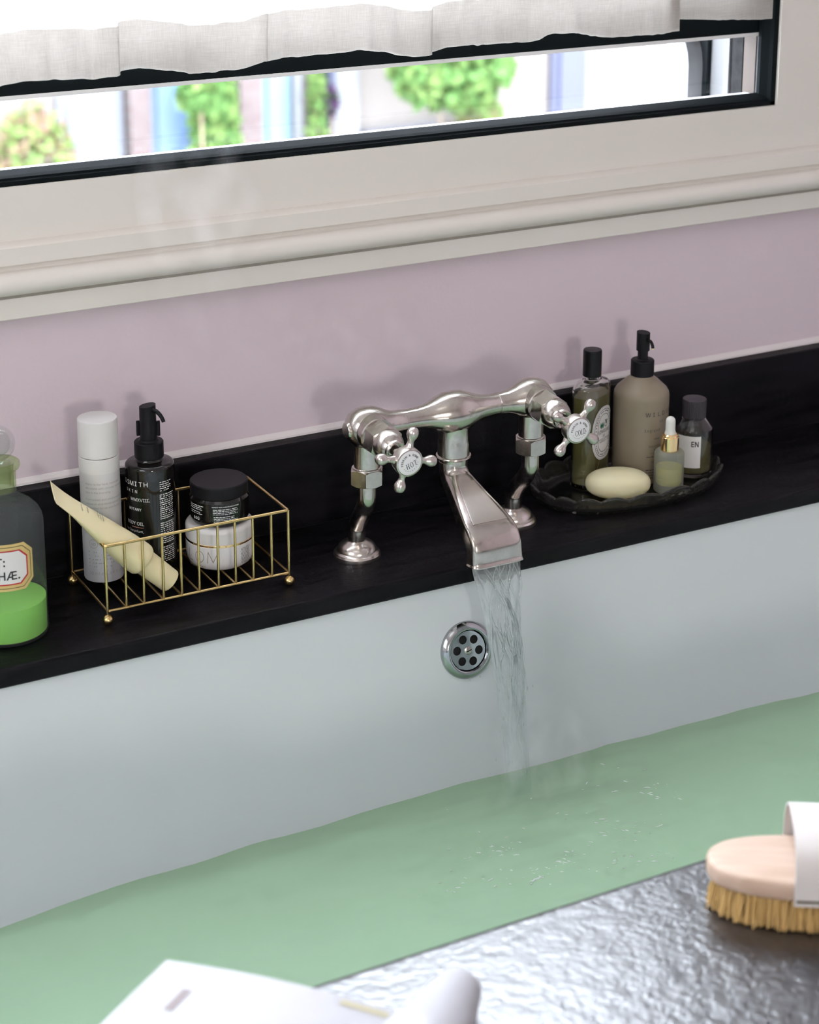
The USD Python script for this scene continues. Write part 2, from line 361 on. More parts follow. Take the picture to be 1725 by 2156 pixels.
def superring(a, b, n, N=96, z=0.0, c=(0, 0), rot=0.0):
    t = np.arange(N) * 2 * np.pi / N
    ct, st = np.cos(t), np.sin(t)
    x = a * np.sign(ct) * np.abs(ct) ** (2 / n); y = b * np.sign(st) * np.abs(st) ** (2 / n)
    cr, sr = math.cos(rot), math.sin(rot)
    return np.stack([c[0] + cr * x - sr * y, c[1] + sr * x + cr * y, np.full(N, z)], 1)

# lettering -----------------------------------------------------------
FACE = np.array([-0.472, -0.8816, 0.0]); RIGHT = np.array([0.8816, -0.472, 0.0])
_tc = {}
def flat_text(text, h, bold=False, sx=1.0):
    k = (text, bold)
    if k not in _tc:
        t = meshkit.text_mesh(text, 1.0, depth=0.01, bold=bold)
        up = t.face_normals[:, 2] > 0.5
        t = trimesh.Trimesh(t.vertices, t.faces[up], process=False); t.remove_unreferenced_vertices()
        _tc[k] = t
    m = _tc[k].copy(); m.apply_scale((h * sx, h, 0.0)); return m

def wrap(m, r, phi0, z0, align='l', lift=0.00015, depth=0.00012, slope=0.0):
    """flat (x, y) mesh -> cylinder of radius r about the local z axis; phi from the side that faces the camera, towards its right"""
    v = m.vertices.copy(); x = v[:, 0]
    off = {'l': x.min(), 'r': x.max(), 'c': (x.min() + x.max()) / 2}[align]
    phi = phi0 + (x - off) / r
    rad = r + lift
    w = rad * (np.cos(phi)[:, None] * FACE + np.sin(phi)[:, None] * RIGHT)
    w[:, 2] = z0 + v[:, 1] + slope * (x - off)
    return trimesh.Trimesh(w, m.faces, process=False)

def fit_text(text, h, width, bold=False):
    m = flat_text(text, h, bold); w = np.ptp(m.vertices[:, 0]); m.apply_scale((width / w, 1, 1)); return m

def spaced(text, h, pitch, bold=False):
    """capitals set one by one on an even pitch"""
    ms = []
    for k, ch in enumerate(text):
        if ch == ' ': continue
        g = flat_text(ch, h, bold); g.apply_translation((k * pitch - (g.vertices[:, 0].min() + g.vertices[:, 0].max()) / 2, 0, 0)); ms.append(g)
    return cat(ms)

def on_plane(m, o, ux, uy, lift=0.0002):
    ux, uy = np.array(ux, float), np.array(uy, float); n = np.cross(ux, uy)
    v = m.vertices
    w = np.array(o) + v[:, :1] * ux + v[:, 1:2] * uy + n * lift
    return trimesh.Trimesh(w, m.faces, process=False)

def quad2d(x0, x1, y0, y1, nx=1):
    xs = np.linspace(x0, x1, nx + 1)
    v = np.array([(x, y, 0) for x in xs for y in (y0, y1)], float)
    f = []
    for i in range(nx):
        a = 2 * i; f += [(a, a + 2, a + 3), (a, a + 3, a + 1)]
    return trimesh.Trimesh(v, np.array(f), process=False)

def words(width, h, lines, pitch, seed, fill=0.85, jag=0.25):
    """rows of short dashes standing for print too small to read"""
    r = random.Random(seed); ms = []
    for k in range(lines):
        x, end = 0.0, width * (1 - jag * r.random())
        while x < end:
            w = min(h * r.uniform(1.0, 5.0), end - x)
            if w > h * 0.4:
                ms.append(quad2d(x, x + w, -k * pitch, -k * pitch + h * fill * r.uniform(0.7, 1.0)))
            x += w + h * 0.7
    return cat(ms)

def shape2d(geom):
    ms = []
    for g in getattr(geom, 'geoms', [geom]):
        v, f = trimesh.creation.triangulate_polygon(g, engine='earcut')
        ms.append(trimesh.Trimesh(np.c_[v, np.zeros(len(v))], f, process=False))
    m = cat(ms)
    return m

def densify(geom, d):
    from shapely import segmentize
    return segmentize(geom, d)

def strokes(lines, w):
    return unary_union([LineString(l).buffer(w / 2, cap_style=2, join_style=2) for l in lines])

def oval(a, b, n=40):
    t = np.linspace(0, 2 * np.pi, n)
    return [(a * math.cos(s), b * math.sin(s)) for s in t]

# serif capitals for the tap discs, in a box about 1 high
def serif(letter):
    W = lambda pts, w: LineString(pts).buffer(w / 2, cap_style=2, join_style=2)
    th, tn, s = 0.14, 0.07, 0.06
    if letter == 'H':
        g = [W([(0.12, 0), (0.12, 1)], th), W([(0.62, 0), (0.62, 1)], th), W([(0.12, 0.5), (0.62, 0.5)], tn)]
        g += [W([(x - 0.14, y), (x + 0.14, y)], s) for x in (0.12, 0.62) for y in (0.03, 0.97)]; w = 0.76
    elif letter == 'T':
        g = [W([(0.35, 0), (0.35, 1)], th), W([(0.02, 0.96), (0.68, 0.96)], tn), W([(0.04, 1), (0.04, 0.78)], s), W([(0.66, 1), (0.66, 0.78)], s), W([(0.2, 0.03), (0.5, 0.03)], s)]; w = 0.7
    elif letter in 'OC':
        o = Polygon([(0.38 + x, 0.5 + y) for x, y in oval(0.38, 0.52)]).difference(Polygon([(0.38 + x, 0.5 + y) for x, y in oval(0.25, 0.46)]))
        if letter == 'C':
            o = o.difference(sbox(0.48, 0.3, 0.9, 0.7)).union(W([(0.68, 0.98), (0.68, 0.68)], s))
        g = [o]; w = 0.76
    elif letter == 'L':
        g = [W([(0.14, 0), (0.14, 1)], th), W([(0, 0.035), (0.56, 0.035)], tn), W([(0.55, 0), (0.55, 0.26)], s), W([(0, 0.97), (0.28, 0.97)], s)]; w = 0.58
    elif letter == 'D':
        o = Polygon([(0.14, 0), (0.35, 0), (0.6, 0.13), (0.7, 0.5), (0.6, 0.87), (0.35, 1), (0.14, 1)]).buffer(0.03)
        i = Polygon([(0.2, 0.07), (0.34, 0.07), (0.5, 0.18), (0.56, 0.5), (0.5, 0.82), (0.34, 0.93), (0.2, 0.93)])
        g = [o.difference(i), W([(0, 0.03), (0.2, 0.03)], s), W([(0, 0.97), (0.2, 0.97)], s)]; w = 0.74
    return unary_union(g), w

def serif_word(word, h, sx=0.8, gap=0.12):
    from shapely import affinity
    x, ms = 0.0, []
    for ch in word:
        g, w = serif(ch)
        ms.append(shape2d(affinity.translate(g, x, 0))); x += w + gap
    m = cat(ms); m.apply_translation((-(x - gap) / 2, 0, 0)); m.apply_scale((h * sx, h, 1)); return m

def hexprism(af, z0, z1, chamfer=0.0012, n=48):
    R = af / math.sqrt(3)
    h = m3.Manifold.cylinder(z1 - z0, R, R, 6).translate((0, 0, z0))
    r = af / 2
    c = lathe([(0, z0), (r + 0.0002, z0), (R + 0.0004, z0 + chamfer), (R + 0.0004, z1 - chamfer), (r + 0.0002, z1), (0, z1)], 64)
    cm = m3.Manifold(m3.Mesh(np.array(c.vertices, np.float32), np.array(c.faces, np.uint32)))
    try:
        out = tm(h ^ cm)
        if len(out.faces) > 10:
            return out
    except Exception:
        pass
    return tm(h)

def orient(m, axis, origin):
    """turn a mesh built along +z to run along axis from origin"""
    m = tm(m)
    m.apply_transform(trimesh.geometry.align_vectors([0, 0, 1], np.array(axis, float) / np.linalg.norm(axis)))
    m.apply_translation(origin); return m
#@@STRUCTURE

# ------------------------------------------------------------------ the room (wall with the window is y = 0, stone shelf top is z = 0)
RX0, RX1, RY0, Z0, Z1 = -1.75, 1.35, -3.9, -0.62, 1.98
WX0, WX1, WZ0, WZ1 = -1.35, 0.4868, 0.3835, 1.60          # window opening
T = 0.2
solo('wall_back', [extrude_x([(0, Z0), (0, WZ0), (0.045, WZ0), (0.05, WZ0 - 0.02), (T, WZ0 - 0.09), (T, Z0)], RX0, RX1), bx(RX0, RX1, 0, T, WZ1, Z1), bx(RX0, WX0, 0, T, WZ0, WZ1), bx(WX1, RX1, 0, T, WZ0, WZ1)], 'wall',
     'mauve pink painted wall behind the bath, under the window', kind='structure', smooth=False)
solo('wall_left', bx(RX0 - 0.1, RX0, RY0, T, Z0, Z1), 'room', 'painted side wall left of the bath', kind='structure', smooth=False)
solo('wall_right', bx(RX1, RX1 + 0.1, RY0, T, Z0, Z1), 'wall', 'painted side wall right of the bath', kind='structure', smooth=False)
solo('wall_front', bx(RX0, RX1, RY0 - 0.1, RY0, Z0, Z1), 'room', 'painted wall opposite the window', kind='structure', smooth=False)
solo('ceiling', bx(RX0 - 0.1, RX1 + 0.1, RY0 - 0.1, T, Z1, Z1 + 0.1), 'room', 'white ceiling of the bathroom', kind='structure', smooth=False)
solo('floor', bx(RX0 - 0.1, RX1 + 0.1, RY0 - 0.1, T, Z0 - 0.1, Z0), 'floor', 'wooden floor of the bathroom', kind='structure', smooth=False)

# casing boards round the window (cream paint)
t1 = thing('trim_1', 'flat cream casing boards round the dark window frame', kind='structure')
CY0 = -0.012
part(t1, 'casing_board', bx(-1.6, RX1, CY0, 0, 0.325, WZ0), 'trim', smooth=False)
part(t1, 'casing_board', bx(WX1, WX1 + 0.40, CY0, 0, WZ0, 1.85), 'trim', smooth=False)
part(t1, 'casing_board', bx(WX0 - 0.25, WX0, CY0, 0, WZ0, 1.85), 'trim', smooth=False)
part(t1, 'casing_board', bx(WX0, WX1, CY0, 0, WZ1, 1.85), 'trim', smooth=False)
# moulded apron below the window, profile in (y, z)
prof = [(0, 0.2610), (-0.0185, 0.2610), (-0.0190, 0.2618), (-0.0190, 0.2812), (-0.0125, 0.2820), (-0.0125, 0.2842)]
for a in np.linspace(-85, 100, 17):                       # roll
    prof.append((-0.0205 - 0.0115 * math.cos(math.radians(a)), 0.2962 + 0.0112 * math.sin(math.radians(a))))
prof += [(-0.0170, 0.3082)]
for a in np.linspace(0, 90, 7):                            # small cove above the roll
    prof.append((-0.0170 - 0.0045 * (1 - math.cos(math.radians(a))), 0.3085 + 0.0045 * math.sin(math.radians(a))))
prof += [(-0.0218, 0.3140), (-0.0212, 0.3290), (-0.0190, 0.3310), (-0.0120, 0.3335), (0, 0.3335)]
t2 = thing('trim_2', 'cream moulding with a rounded roll running below the window casing', kind='structure')
part(t2, 'moulding', extrude_x(prof, RX0, RX1), 'trim', smooth=28)
solo('trim_3', extrude_x([(-0.0050, 0.0925), (0, 0.0925), (0, 0.0985), (-0.0012, 0.0980), (-0.0045, 0.0945)], RX0, RX1), 'caulk', 'thin white caulk line between pink wall and black stone', kind='structure', smooth=False)

# ------------------------------------------------------------------ window
w = thing('window_1', 'window with black green frame raised a hand above its sill, showing the street', kind='structure')
# sill bead: stepped profile in (y, z) in front of the glass
bead = [(-0.008, WZ0), (-0.008, WZ0 + 0.0045), (-0.0055, WZ0 + 0.0055), (-0.0055, WZ0 + 0.0072), (-0.002, WZ0 + 0.009), (0.006, WZ0 + 0.0125), (0.008, WZ0 + 0.0125), (0.008, WZ0)]
part(w, 'sill_bead', extrude_x(bead, WX0, WX1), 'frame', 'black green bead along the bottom of the window', smooth=False)
def bead_up(x, s):
    prof2 = [(x, -0.008), (x - s * 0.0065, -0.008), (x - s * 0.0085, -0.004), (x - s * 0.0145, 0.003), (x - s * 0.0145, 0.008), (x, 0.008)]
    pg = Polygon(prof2)
    return extrude(pg, WZ1 - WZ0, WZ0)
part(w, 'side_bead', bead_up(WX1, 1), 'frame', smooth=False)
part(w, 'side_bead', bead_up(WX0, -1), 'frame', smooth=False)
part(w, 'head_bead', bx(WX0, WX1, -0.008, 0.008, WZ1 - 0.012, WZ1), 'frame', smooth=False)
part(w, 'sill', extrude_x([(0.008, WZ0 - 0.001), (0.008, WZ0 + 0.0095), (0.034, WZ0 + 0.0085), (0.040, WZ0 + 0.004), (T + 0.05, WZ0 - 0.070), (T + 0.05, WZ0 - 0.085), (0.046, WZ0 - 0.001)], WX0, WX1 + 0.001), 'sillwhite', 'white painted sill outside the bead', smooth=False)
JX = WX1 - 0.0085
ys = [0.008, 0.0176, 0.0385, 0.0405, 0.0620, 0.0705, 0.100]
for k, (mm, nm) in enumerate([('jamb', 'jamb_strip'), ('jambtan', 'jamb_strip'), ('frame', 'jamb_strip'), ('track', 'sash_track'), ('jamb', 'jamb_strip'), ('jamb', 'jamb_strip')]):
    part(w, nm, bx(JX - (0.0015 if k in (1, 3) else 0) - (0.004 if k == 4 else 0), WX1 + 0.001, ys[k], ys[k + 1], WZ0 + (0.008 if ys[k] < 0.035 else -0.03), WZ1), mm,
         {1: 'tan strip in the window jamb', 3: 'worn black track in the window jamb'}.get(k), smooth=False)
# the sash (raised): bottom rail and its pane; shaped horn seen at the right
part(w, 'sash_rail', bx(WX0 + 0.01, JX - 0.0005, 0.010, 0.046, 0.4625, 0.520, 0.0012), 'frame', 'black green bottom rail of the raised sash')
part(w, 'rail_drip', bx(WX0 + 0.01, JX - 0.001, 0.0095, 0.044, 0.4592, 0.4630), 'sillwhite', 'white strip under the sash rail', smooth=False)
part(w, 'sash_stile', bx(JX - 0.045, JX - 0.001, 0.010, 0.046, 0.520, WZ1), 'frame', smooth=False)
part(w, 'pane', bx(WX0 + 0.01, JX - 0.045, 0.026, 0.030, 0.519, WZ1), 'pane', smooth=False)
part(w, 'pane', bx(WX0 + 0.01, JX - 0.0005, 0.0500, 0.0530, WZ0 + 0.008, 0.4625), 'pane', 'clear pane in the gap below the sash', smooth=False)
# dark outer stile with a white curved horn
part(w, 'outer_stile', bx(JX - 0.006, WX1 + 0.001, 0.1000, 0.1180, WZ0 - 0.04, WZ1), 'frame', smooth=False)
hv = [(0.1080, WZ0 - 0.035), (0.1080, 0.414), (0.1105, 0.428), (0.1150, 0.438), (0.1190, 0.4415), (0.1190, 1.2), (0.1230, 1.2), (0.1230, 0.4395), (0.1180, 0.4355), (0.1140, 0.426), (0.1118, 0.413), (0.1118, WZ0 - 0.035)]
part(w, 'sash_horn', extrude_x(hv, JX - 0.026, JX - 0.0055), 'jamb', 'white curved horn of the outer sash', smooth=30)

# ------------------------------------------------------------------ linen café curtain
KX = [-0.80, -0.66, -0.62, -0.50, -0.42, -0.3998, -0.3739, -0.2947, -0.2845, -0.2672, -0.2489, -0.2212, -0.2025, -0.1739, -0.1594, -0.1448, -0.1154, -0.0756, -0.0553, -0.0298, 0.0013, 0.0277, 0.0383, 0.0596, 0.1279, 0.1475, 0.1699, 0.1984, 0.2274, 0.2722, 0.3172, 0.3390]
KZ = [0.484, 0.480, 0.486, 0.481, 0.480, 0.4812, 0.4833, 0.4808, 0.4865, 0.4874, 0.4846, 0.4799, 0.4784, 0.4789, 0.4813, 0.4838, 0.4861, 0.4863, 0.4871, 0.4857, 0.4788, 0.4764, 0.4803, 0.4835, 0.4824, 0.4820, 0.4876, 0.4871, 0.4827, 0.4791, 0.4795, 0.4810]
def fold_y(x, z):
    """saw-tooth folds: each swings slowly towards the room and steps back sharply"""
    steps = [(-0.64, 0.012), (-0.2900, 0.013), (-0.1465, 0.010), (0.0345, 0.012)]
    wr = meshkit.fbm(np.stack(np.broadcast_arrays(x * 38.0, z * 9.0, 0.5), -1), 3, seed=13) - 0.5
    y = -0.034 + 0.016 * wr + 0.006 * np.sin(x * 23 + 0.6) + 0.004 * np.sin(x * 57 + z * 2)
    prev = -0.80
    for xs, a in steps + [(0.36, 0.0)]:
        seg = (x >= prev) & (x < xs)
        y = np.where(seg, y - a * np.clip((x - prev) / (xs - prev), 0, 1) ** 2, y)
        prev = xs
    return y
def cloth(x0, x1, nx, zfun, z1, nz, yfun, thick=0.0008, hz=None):
    xs = np.linspace(x0, x1, nx); f = np.linspace(0, 1, nz)
    X = np.repeat(xs[:, None], nz, 1); zb = zfun(xs)[:, None]
    zt = (zfun(xs) + hz)[:, None] if hz else np.full((nx, 1), z1)
    Z = zb + (zt - zb) * f[None] ** (1.0 if hz else 1.6)
    Y = yfun(X, Z)
    fr = np.stack([X, Y, Z], -1).reshape(-1, 3); bk = fr + [0, thick, 0]
    F = grid_faces(nx, nz); n = nx * nz
    edge = [i * nz for i in range(nx)] + [(nx - 1) * nz + j for j in range(1, nz)] + [i * nz + nz - 1 for i in range(nx - 2, -1, -1)] + [j for j in range(nz - 2, 0, -1)]
    e = np.array(edge); e2 = np.roll(e, -1)
    side = np.vstack([np.stack([e, e2, e2 + n], 1), np.stack([e, e2 + n, e + n], 1)])
    return trimesh.Trimesh(fr, F, process=False)
from scipy.interpolate import PchipInterpolator
_kz = PchipInterpolator(KX, KZ)
_fr = np.random.default_rng(3)
_fray = np.interp(np.linspace(-0.85, 0.5, 600), np.linspace(-0.85, 0.5, 240), _fr.normal(0, 0.00045, 240))
fray = lambda x: np.interp(x, np.linspace(-0.85, 0.5, 600), _fray)
zmain = lambda x: _kz(x) - 0.2 * (fold_y(x, 0.48) + 0.04) + fray(x)
cu = thing('curtain', 'gathered sheer white linen café curtain with a deep hem in front of the window', 'curtain')
def yhem(x, z): return fold_y(x, 0.5)
part(cu, 'panel', cloth(-0.80, 0.3395, 420, zmain, 0.68, 14, lambda x, z: fold_y(x, z)), 'linen', smooth=True)
part(cu, 'hem', cloth(-0.7995, 0.339, 420, lambda x: zmain(x) + 0.0004, 0, 5, lambda x, z: fold_y(x, z) - 0.0016, hz=0.0445), 'linen', 'folded double hem along the foot of the curtain', smooth=True)
z2 = lambda x: 0.4895 - 0.0075 * np.clip((x - 0.33) / 0.115, 0, 1) ** 1.3 + fray(x) * 0.6
y2 = lambda x, z: -0.020 + 0.003 * np.sin(x * 60)
part(cu, 'panel', cloth(0.325, 0.4675, 80, z2, 0.68, 14, y2), 'linen', 'loose end panel at the right, hanging behind', smooth=True)
part(cu, 'hem', cloth(0.3255, 0.467, 80, lambda x: z2(x) + 0.0004, 0, 5, lambda x, z: y2(x, z) - 0.0014, hz=0.05), 'linen', smooth=True)
rod = tube([(-0.95, -0.034, 0.682), (0.47, -0.034, 0.682)], 0.006, 12)
solo('curtain_rod', rod, 'brass', 'thin brass rod that carries the linen curtain', 'rod')

# ------------------------------------------------------------------ stone shelf, ledge, bath, water
sh = thing('stone_shelf', 'honed black slate shelf along the wall behind the bath', 'shelf')
SY = -0.186
sp = [(0, 0)] + [(SY + 0.004 + 0.004 * math.cos(math.radians(a)) , -0.004 + 0.004 * math.sin(math.radians(a))) for a in np.linspace(90, 180, 6)] + [(SY, -0.0165), (SY + 0.0015, -0.0180), (0, -0.0180)]
part(sh, 'slab', extrude_x(sp, RX0, RX1), 'slate', smooth=30)
up = [(-0.0215, -0.001), (-0.0215, 0.0910), (-0.0205, 0.0925), (0, 0.0925), (0, -0.001)]
part(sh, 'upstand', extrude_x(up, RX0, RX1), 'slate', 'slate upstand against the pink wall', smooth=False)
part(sh, 'joint', bx(RX0, RX1, -0.0226, -0.0214, 0.0, 0.0010), 'mattblack', 'sealed joint between slab and upstand', smooth=False)

LY = -0.709
lg = thing('stone_ledge', 'rough leathered slate ledge on the near side of the bath', 'ledge')
nx_, ny_ = 520, 150
gx = np.linspace(-0.95, 0.35, nx_); gy = LY - 0.42 * np.linspace(0, 1, ny_) ** 1.35
GX, GY = np.meshgrid(gx, gy, indexing='ij')
P = np.stack([GX, GY, np.zeros_like(GX)], -1)
hgt = (meshkit.fbm(P * 300, 2, seed=5) - 0.5) * 0.0006 + (meshkit.fbm(P * 90, 2, seed=9) - 0.5) * 0.0004
edge = np.clip((LY - GY) / 0.004, 0, 1)
ZZ = hgt * edge - 0.0012 * (1 - edge) - 0.0005
top = np.stack([GX, GY, ZZ], -1).reshape(-1, 3)
F = grid_faces(nx_, ny_)[:, ::-1]
nE = nx_
skirt = np.array([(x, LY, -0.028) for x in gx])
ids = np.array([i * ny_ for i in range(nx_)])
sk = len(top) + np.arange(nx_)
Fs = np.vstack([np.stack([ids[:-1], ids[1:], sk[1:]], 1), np.stack([ids[:-1], sk[1:], sk[:-1]], 1)])[:, ::-1]
part(lg, 'slab', [trimesh.Trimesh(np.vstack([top, skirt]), np.vstack([F, Fs]), process=False), bx(-0.95, 0.35, LY - 0.42, LY - 0.0005, -0.028, -0.0045)], 'leathered', smooth=50)
part(lg, 'slab', bx(0.3505, 0.735, LY - 0.42, LY, -0.028, 0), 'leathered', smooth=False)
t4 = thing('trim_4', 'stone ends closing the bath surround against the side walls', kind='structure')
part(t4, 'end_slab', bx(RX0 + 0.002, -0.9505, LY - 0.42, LY, -0.028, 0), 'leathered', smooth=False)
part(t4, 'end_slab', bx(0.7355, RX1 - 0.002, LY - 0.42, LY, -0.028, 0), 'leathered', smooth=False)
part(t4, 'end_slab', bx(RX0 + 0.002, -0.865, LY + 0.0005, SY - 0.0005, -0.028, 0), 'leathered', smooth=False)
part(t4, 'end_slab', bx(0.765, RX1 - 0.002, LY + 0.0005, SY - 0.0005, -0.028, 0), 'leathered', smooth=False)
part(t4, 'front_panel', bx(RX0 + 0.002, RX1 - 0.002, LY - 0.40, LY - 0.37, Z0, -0.029), 'trim', smooth=False)

TC = (-0.035, -0.4475)
def tub_dims(z):
    """half length, half width and squareness of the inside of the bath at height z"""
    t = np.interp(z, [-0.50, -0.46, -0.21, -0.10, -0.019], [0, 1, 2, 3, 4])
    a = np.interp(t, [0, 1, 2, 3, 4], [0.45, 0.60, 0.74, 0.775, 0.79])
    b = np.interp(t, [0, 1, 2, 3, 4], [0.10, 0.165, 0.2215, 0.2485, 0.2665])
    n = np.interp(t, [0, 1, 2, 3, 4], [2.2, 2.6, 3.1, 4.5, 7.0])
    return a, b, n
NR = 220
rings = []
for z in [-0.50, -0.49, -0.46, -0.40, -0.33, -0.27, -0.21, -0.17, -0.13, -0.10, -0.075, -0.05, -0.03, -0.0190]:
    a, b, n = tub_dims(z); rings.append(superring(a, b, n, NR, z, TC))
outer = []
for z in [-0.0190, -0.03, -0.10, -0.21, -0.35, -0.46, -0.515]:
    a, b, n = tub_dims(max(z, -0.5)); outer.append(superring(a + 0.02, b + 0.02, n, NR, z, TC))
bt = thing('bathtub', 'white enamelled bath full of green water under the stone shelf', 'bathtub')
basin = loft(rings + outer, cap=True)
part(bt, 'basin', basin, 'enamel', smooth=50)

# overflow on the far side, its axis square to the wall of the bath
oc = np.array([-0.0125, 0, -0.0835]); ob = tub_dims(oc[2])[1]; oc[1] = TC[1] + ob
nrm = np.array([0, -1, 0.235]); nrm /= np.linalg.norm(nrm); oc = oc + nrm * 0.0022
ring_p = [(0.0, -0.004), (0.0285, -0.004), (0.0285, 0.0005), (0.0280, 0.0014), (0.0262, 0.0034), (0.0240, 0.0048), (0.0222, 0.0050), (0.0208, 0.0044), (0.0202, 0.0030), (0.0196, -0.0020), (0.0, -0.0020)]
ov = part(bt, 'overflow_ring', lathe(ring_p, 72, nrm, oc), 'chrome', 'chrome bevelled overflow ring')
disc = Point(0, 0).buffer(0.0192, 48)
holes = [Point(0.0122 * math.cos(math.radians(a)), 0.0122 * math.sin(math.radians(a)))  .buffer(0.0043, 20) for a in (8, 68, 128, 188, 248, 308)]
part(ov, 'strainer', orient(extrude(disc.difference(unary_union(holes)), 0.0014, 0.0004), nrm, oc), 'chrome', 'round strainer plate with six holes', smooth=False)
part(ov, 'drain_void', orient(lathe([(0, -0.0015), (0.0192, -0.0015), (0.0192, -0.0008), (0, -0.0008)], 40), nrm, oc), 'dark', smooth=False)
sc = [lathe([(0, 0.0010), (0.0042, 0.0010), (0.0040, 0.0026), (0.0030, 0.0036), (0, 0.0040)], 24)]
part(ov, 'screw', orient(cat(sc), nrm, oc), 'nickel_bright', 'domed slotted screw in the strainer')
part(ov, 'screw_slot', orient(bx(-0.0004, 0.0004, -0.0030, 0.0030, 0.0030, 0.0042), nrm, oc), 'dark', smooth=False)

# water: ripples spread from where the stream falls in
WZ = -0.21
SPL = np.array([0.002, -0.282])
a_, b_, n_ = tub_dims(WZ)
def water_z(x, y):
    d = np.hypot((x - SPL[0]) , (y - SPL[1]))
    P = np.stack([x * 16, y * 22, np.zeros_like(x)], -1)
    P2 = np.stack([x * 55, y * 70, np.ones_like(x)], -1)
    calm = 0.6 + 0.6 * np.exp(-(d / 0.28) ** 2)
    z = (meshkit.fbm(P, 3, seed=2) - 0.5) * 0.006 * calm + (meshkit.fbm(P2, 2, seed=4) - 0.5) * 0.0035 * np.exp(-(d / 0.14) ** 2)
    return z + 0.0022 * np.sin(d * 190) * np.exp(-d / 0.05)
rr_ = np.r_[np.linspace(0.0, 1, 130)]
NW = 360
wr = []
ring0 = superring(a_ + 0.001, b_ + 0.001, n_, NW, 0, (0, 0))
for s in rr_[1:]:
    q = ring0 * s; q[:, 0] += TC[0]; q[:, 1] += TC[1]
    q[:, 2] = WZ + water_z(q[:, 0], q[:, 1]); wr.append(q)
c0 = np.array([TC[0], TC[1], WZ + float(water_z(np.array([TC[0]]), np.array([TC[1]]))[0])])
V = np.vstack(wr + [c0]); Fw = grid_faces(len(wr), NW, False, True)
j = np.arange(NW); Fc = np.stack([np.full(NW, len(V) - 1), j, (j + 1) % NW], 1)
mw = trimesh.Trimesh(V, np.vstack([Fw, Fc]), process=False)
if mw.face_normals[:, 2].mean() < 0: mw.invert()
bw = thing('bath_water', 'milky green bath water filling the white tub', 'water', kind='stuff')
part(bw, 'surface', mw, 'water', smooth=True)
# bubbles and froth thrown up round the stream
fo = []
fr = np.random.default_rng(11)
def bubble(x, y, r, fl=0.5):
    b = trimesh.creation.icosphere(1, r); b.apply_scale((fr.uniform(1, 3.2), fr.uniform(0.5, 0.9), fl)); b.apply_transform(trimesh.transformations.rotation_matrix(fr.normal(-0.45, 0.5), [0, 0, 1]))
    b.apply_translation((x, y, WZ + float(water_z(np.array([x]), np.array([y]))[0]) + 0.0002)); return b
fr = np.random.default_rng(11)
clusters = [(-0.075, -0.345, 22, 0.022, 0.010), (-0.035, -0.39, 34, 0.040, 0.009), (0.055, -0.37, 26, 0.022, 0.012), (0.13, -0.33, 14, 0.012, 0.014), (0.03, -0.415, 18, 0.03, 0.006), (-0.125, -0.375, 10, 0.02, 0.006), (0.01, -0.31, 16, 0.04, 0.02), (0.09, -0.29, 7, 0.02, 0.02)]
for (x, y, k, sx_, sy_) in clusters:
    for _ in range(k):
        fo.append(bubble(x + fr.normal(0, sx_), y + fr.normal(0, sy_), fr.uniform(0.0004, 0.0013)))
for (x, y, l) in [(-0.055, -0.452, 0.014), (0.045, -0.50, 0.016), (-0.155, -0.545, 0.016), (-0.06, -0.40, 0.012)]:
    for t in np.linspace(0, 1, 9):
        fo.append(bubble(x + l * t, y + 0.002 * t, 0.0013, 0.4))
part(bw, 'froth', cat(fo), 'foam', 'white bubbles and froth where the stream lands', smooth=True, kind='stuff')
#@@OBJECTS

# ------------------------------------------------------------------ bath mixer tap
tp = thing('bath_mixer_tap', 'brushed nickel bridge bath tap with two cross handles and a broad spout', 'tap')
TY, BZ = -0.145, 0.1455
XL, XR = -0.0945, 0.0890
bar = []
for x, r in [(XL - 0.0225, 0.0), (XL - 0.0225, 0.0070), (XL - 0.0218, 0.0078), (XL - 0.0200, 0.0085), (XL - 0.0185, 0.0115), (XL - 0.014, 0.0165), (XL - 0.008, 0.0192), (XL, 0.0203), (XL + 0.008, 0.0196), (XL + 0.015, 0.0170), (XL + 0.021, 0.0138), (XL + 0.028, 0.0118), (XL + 0.036, 0.0110), (XL + 0.0395, 0.0109), (XL + 0.0400, 0.0102), (XL + 0.0405, 0.0102),
             (XL + 0.0410, 0.0104), (-0.040, 0.0108), (-0.030, 0.0124), (-0.0225, 0.0152), (-0.016, 0.0180), (-0.009, 0.0203), (0.0, 0.0212)]:
    bar.append((r, x))
full = bar + [(r, -x - (0.0055 if abs(x) > 0.05 else 0)) for r, x in bar[::-1][1:]]
body = lathe(full, 64, (1, 0, 0), (0, TY, BZ))
part(tp, 'bridge_body', body, 'nickel', smooth=40)
tilt = math.radians(5.0)
HD = np.array([0, -math.cos(tilt), -math.sin(tilt)])
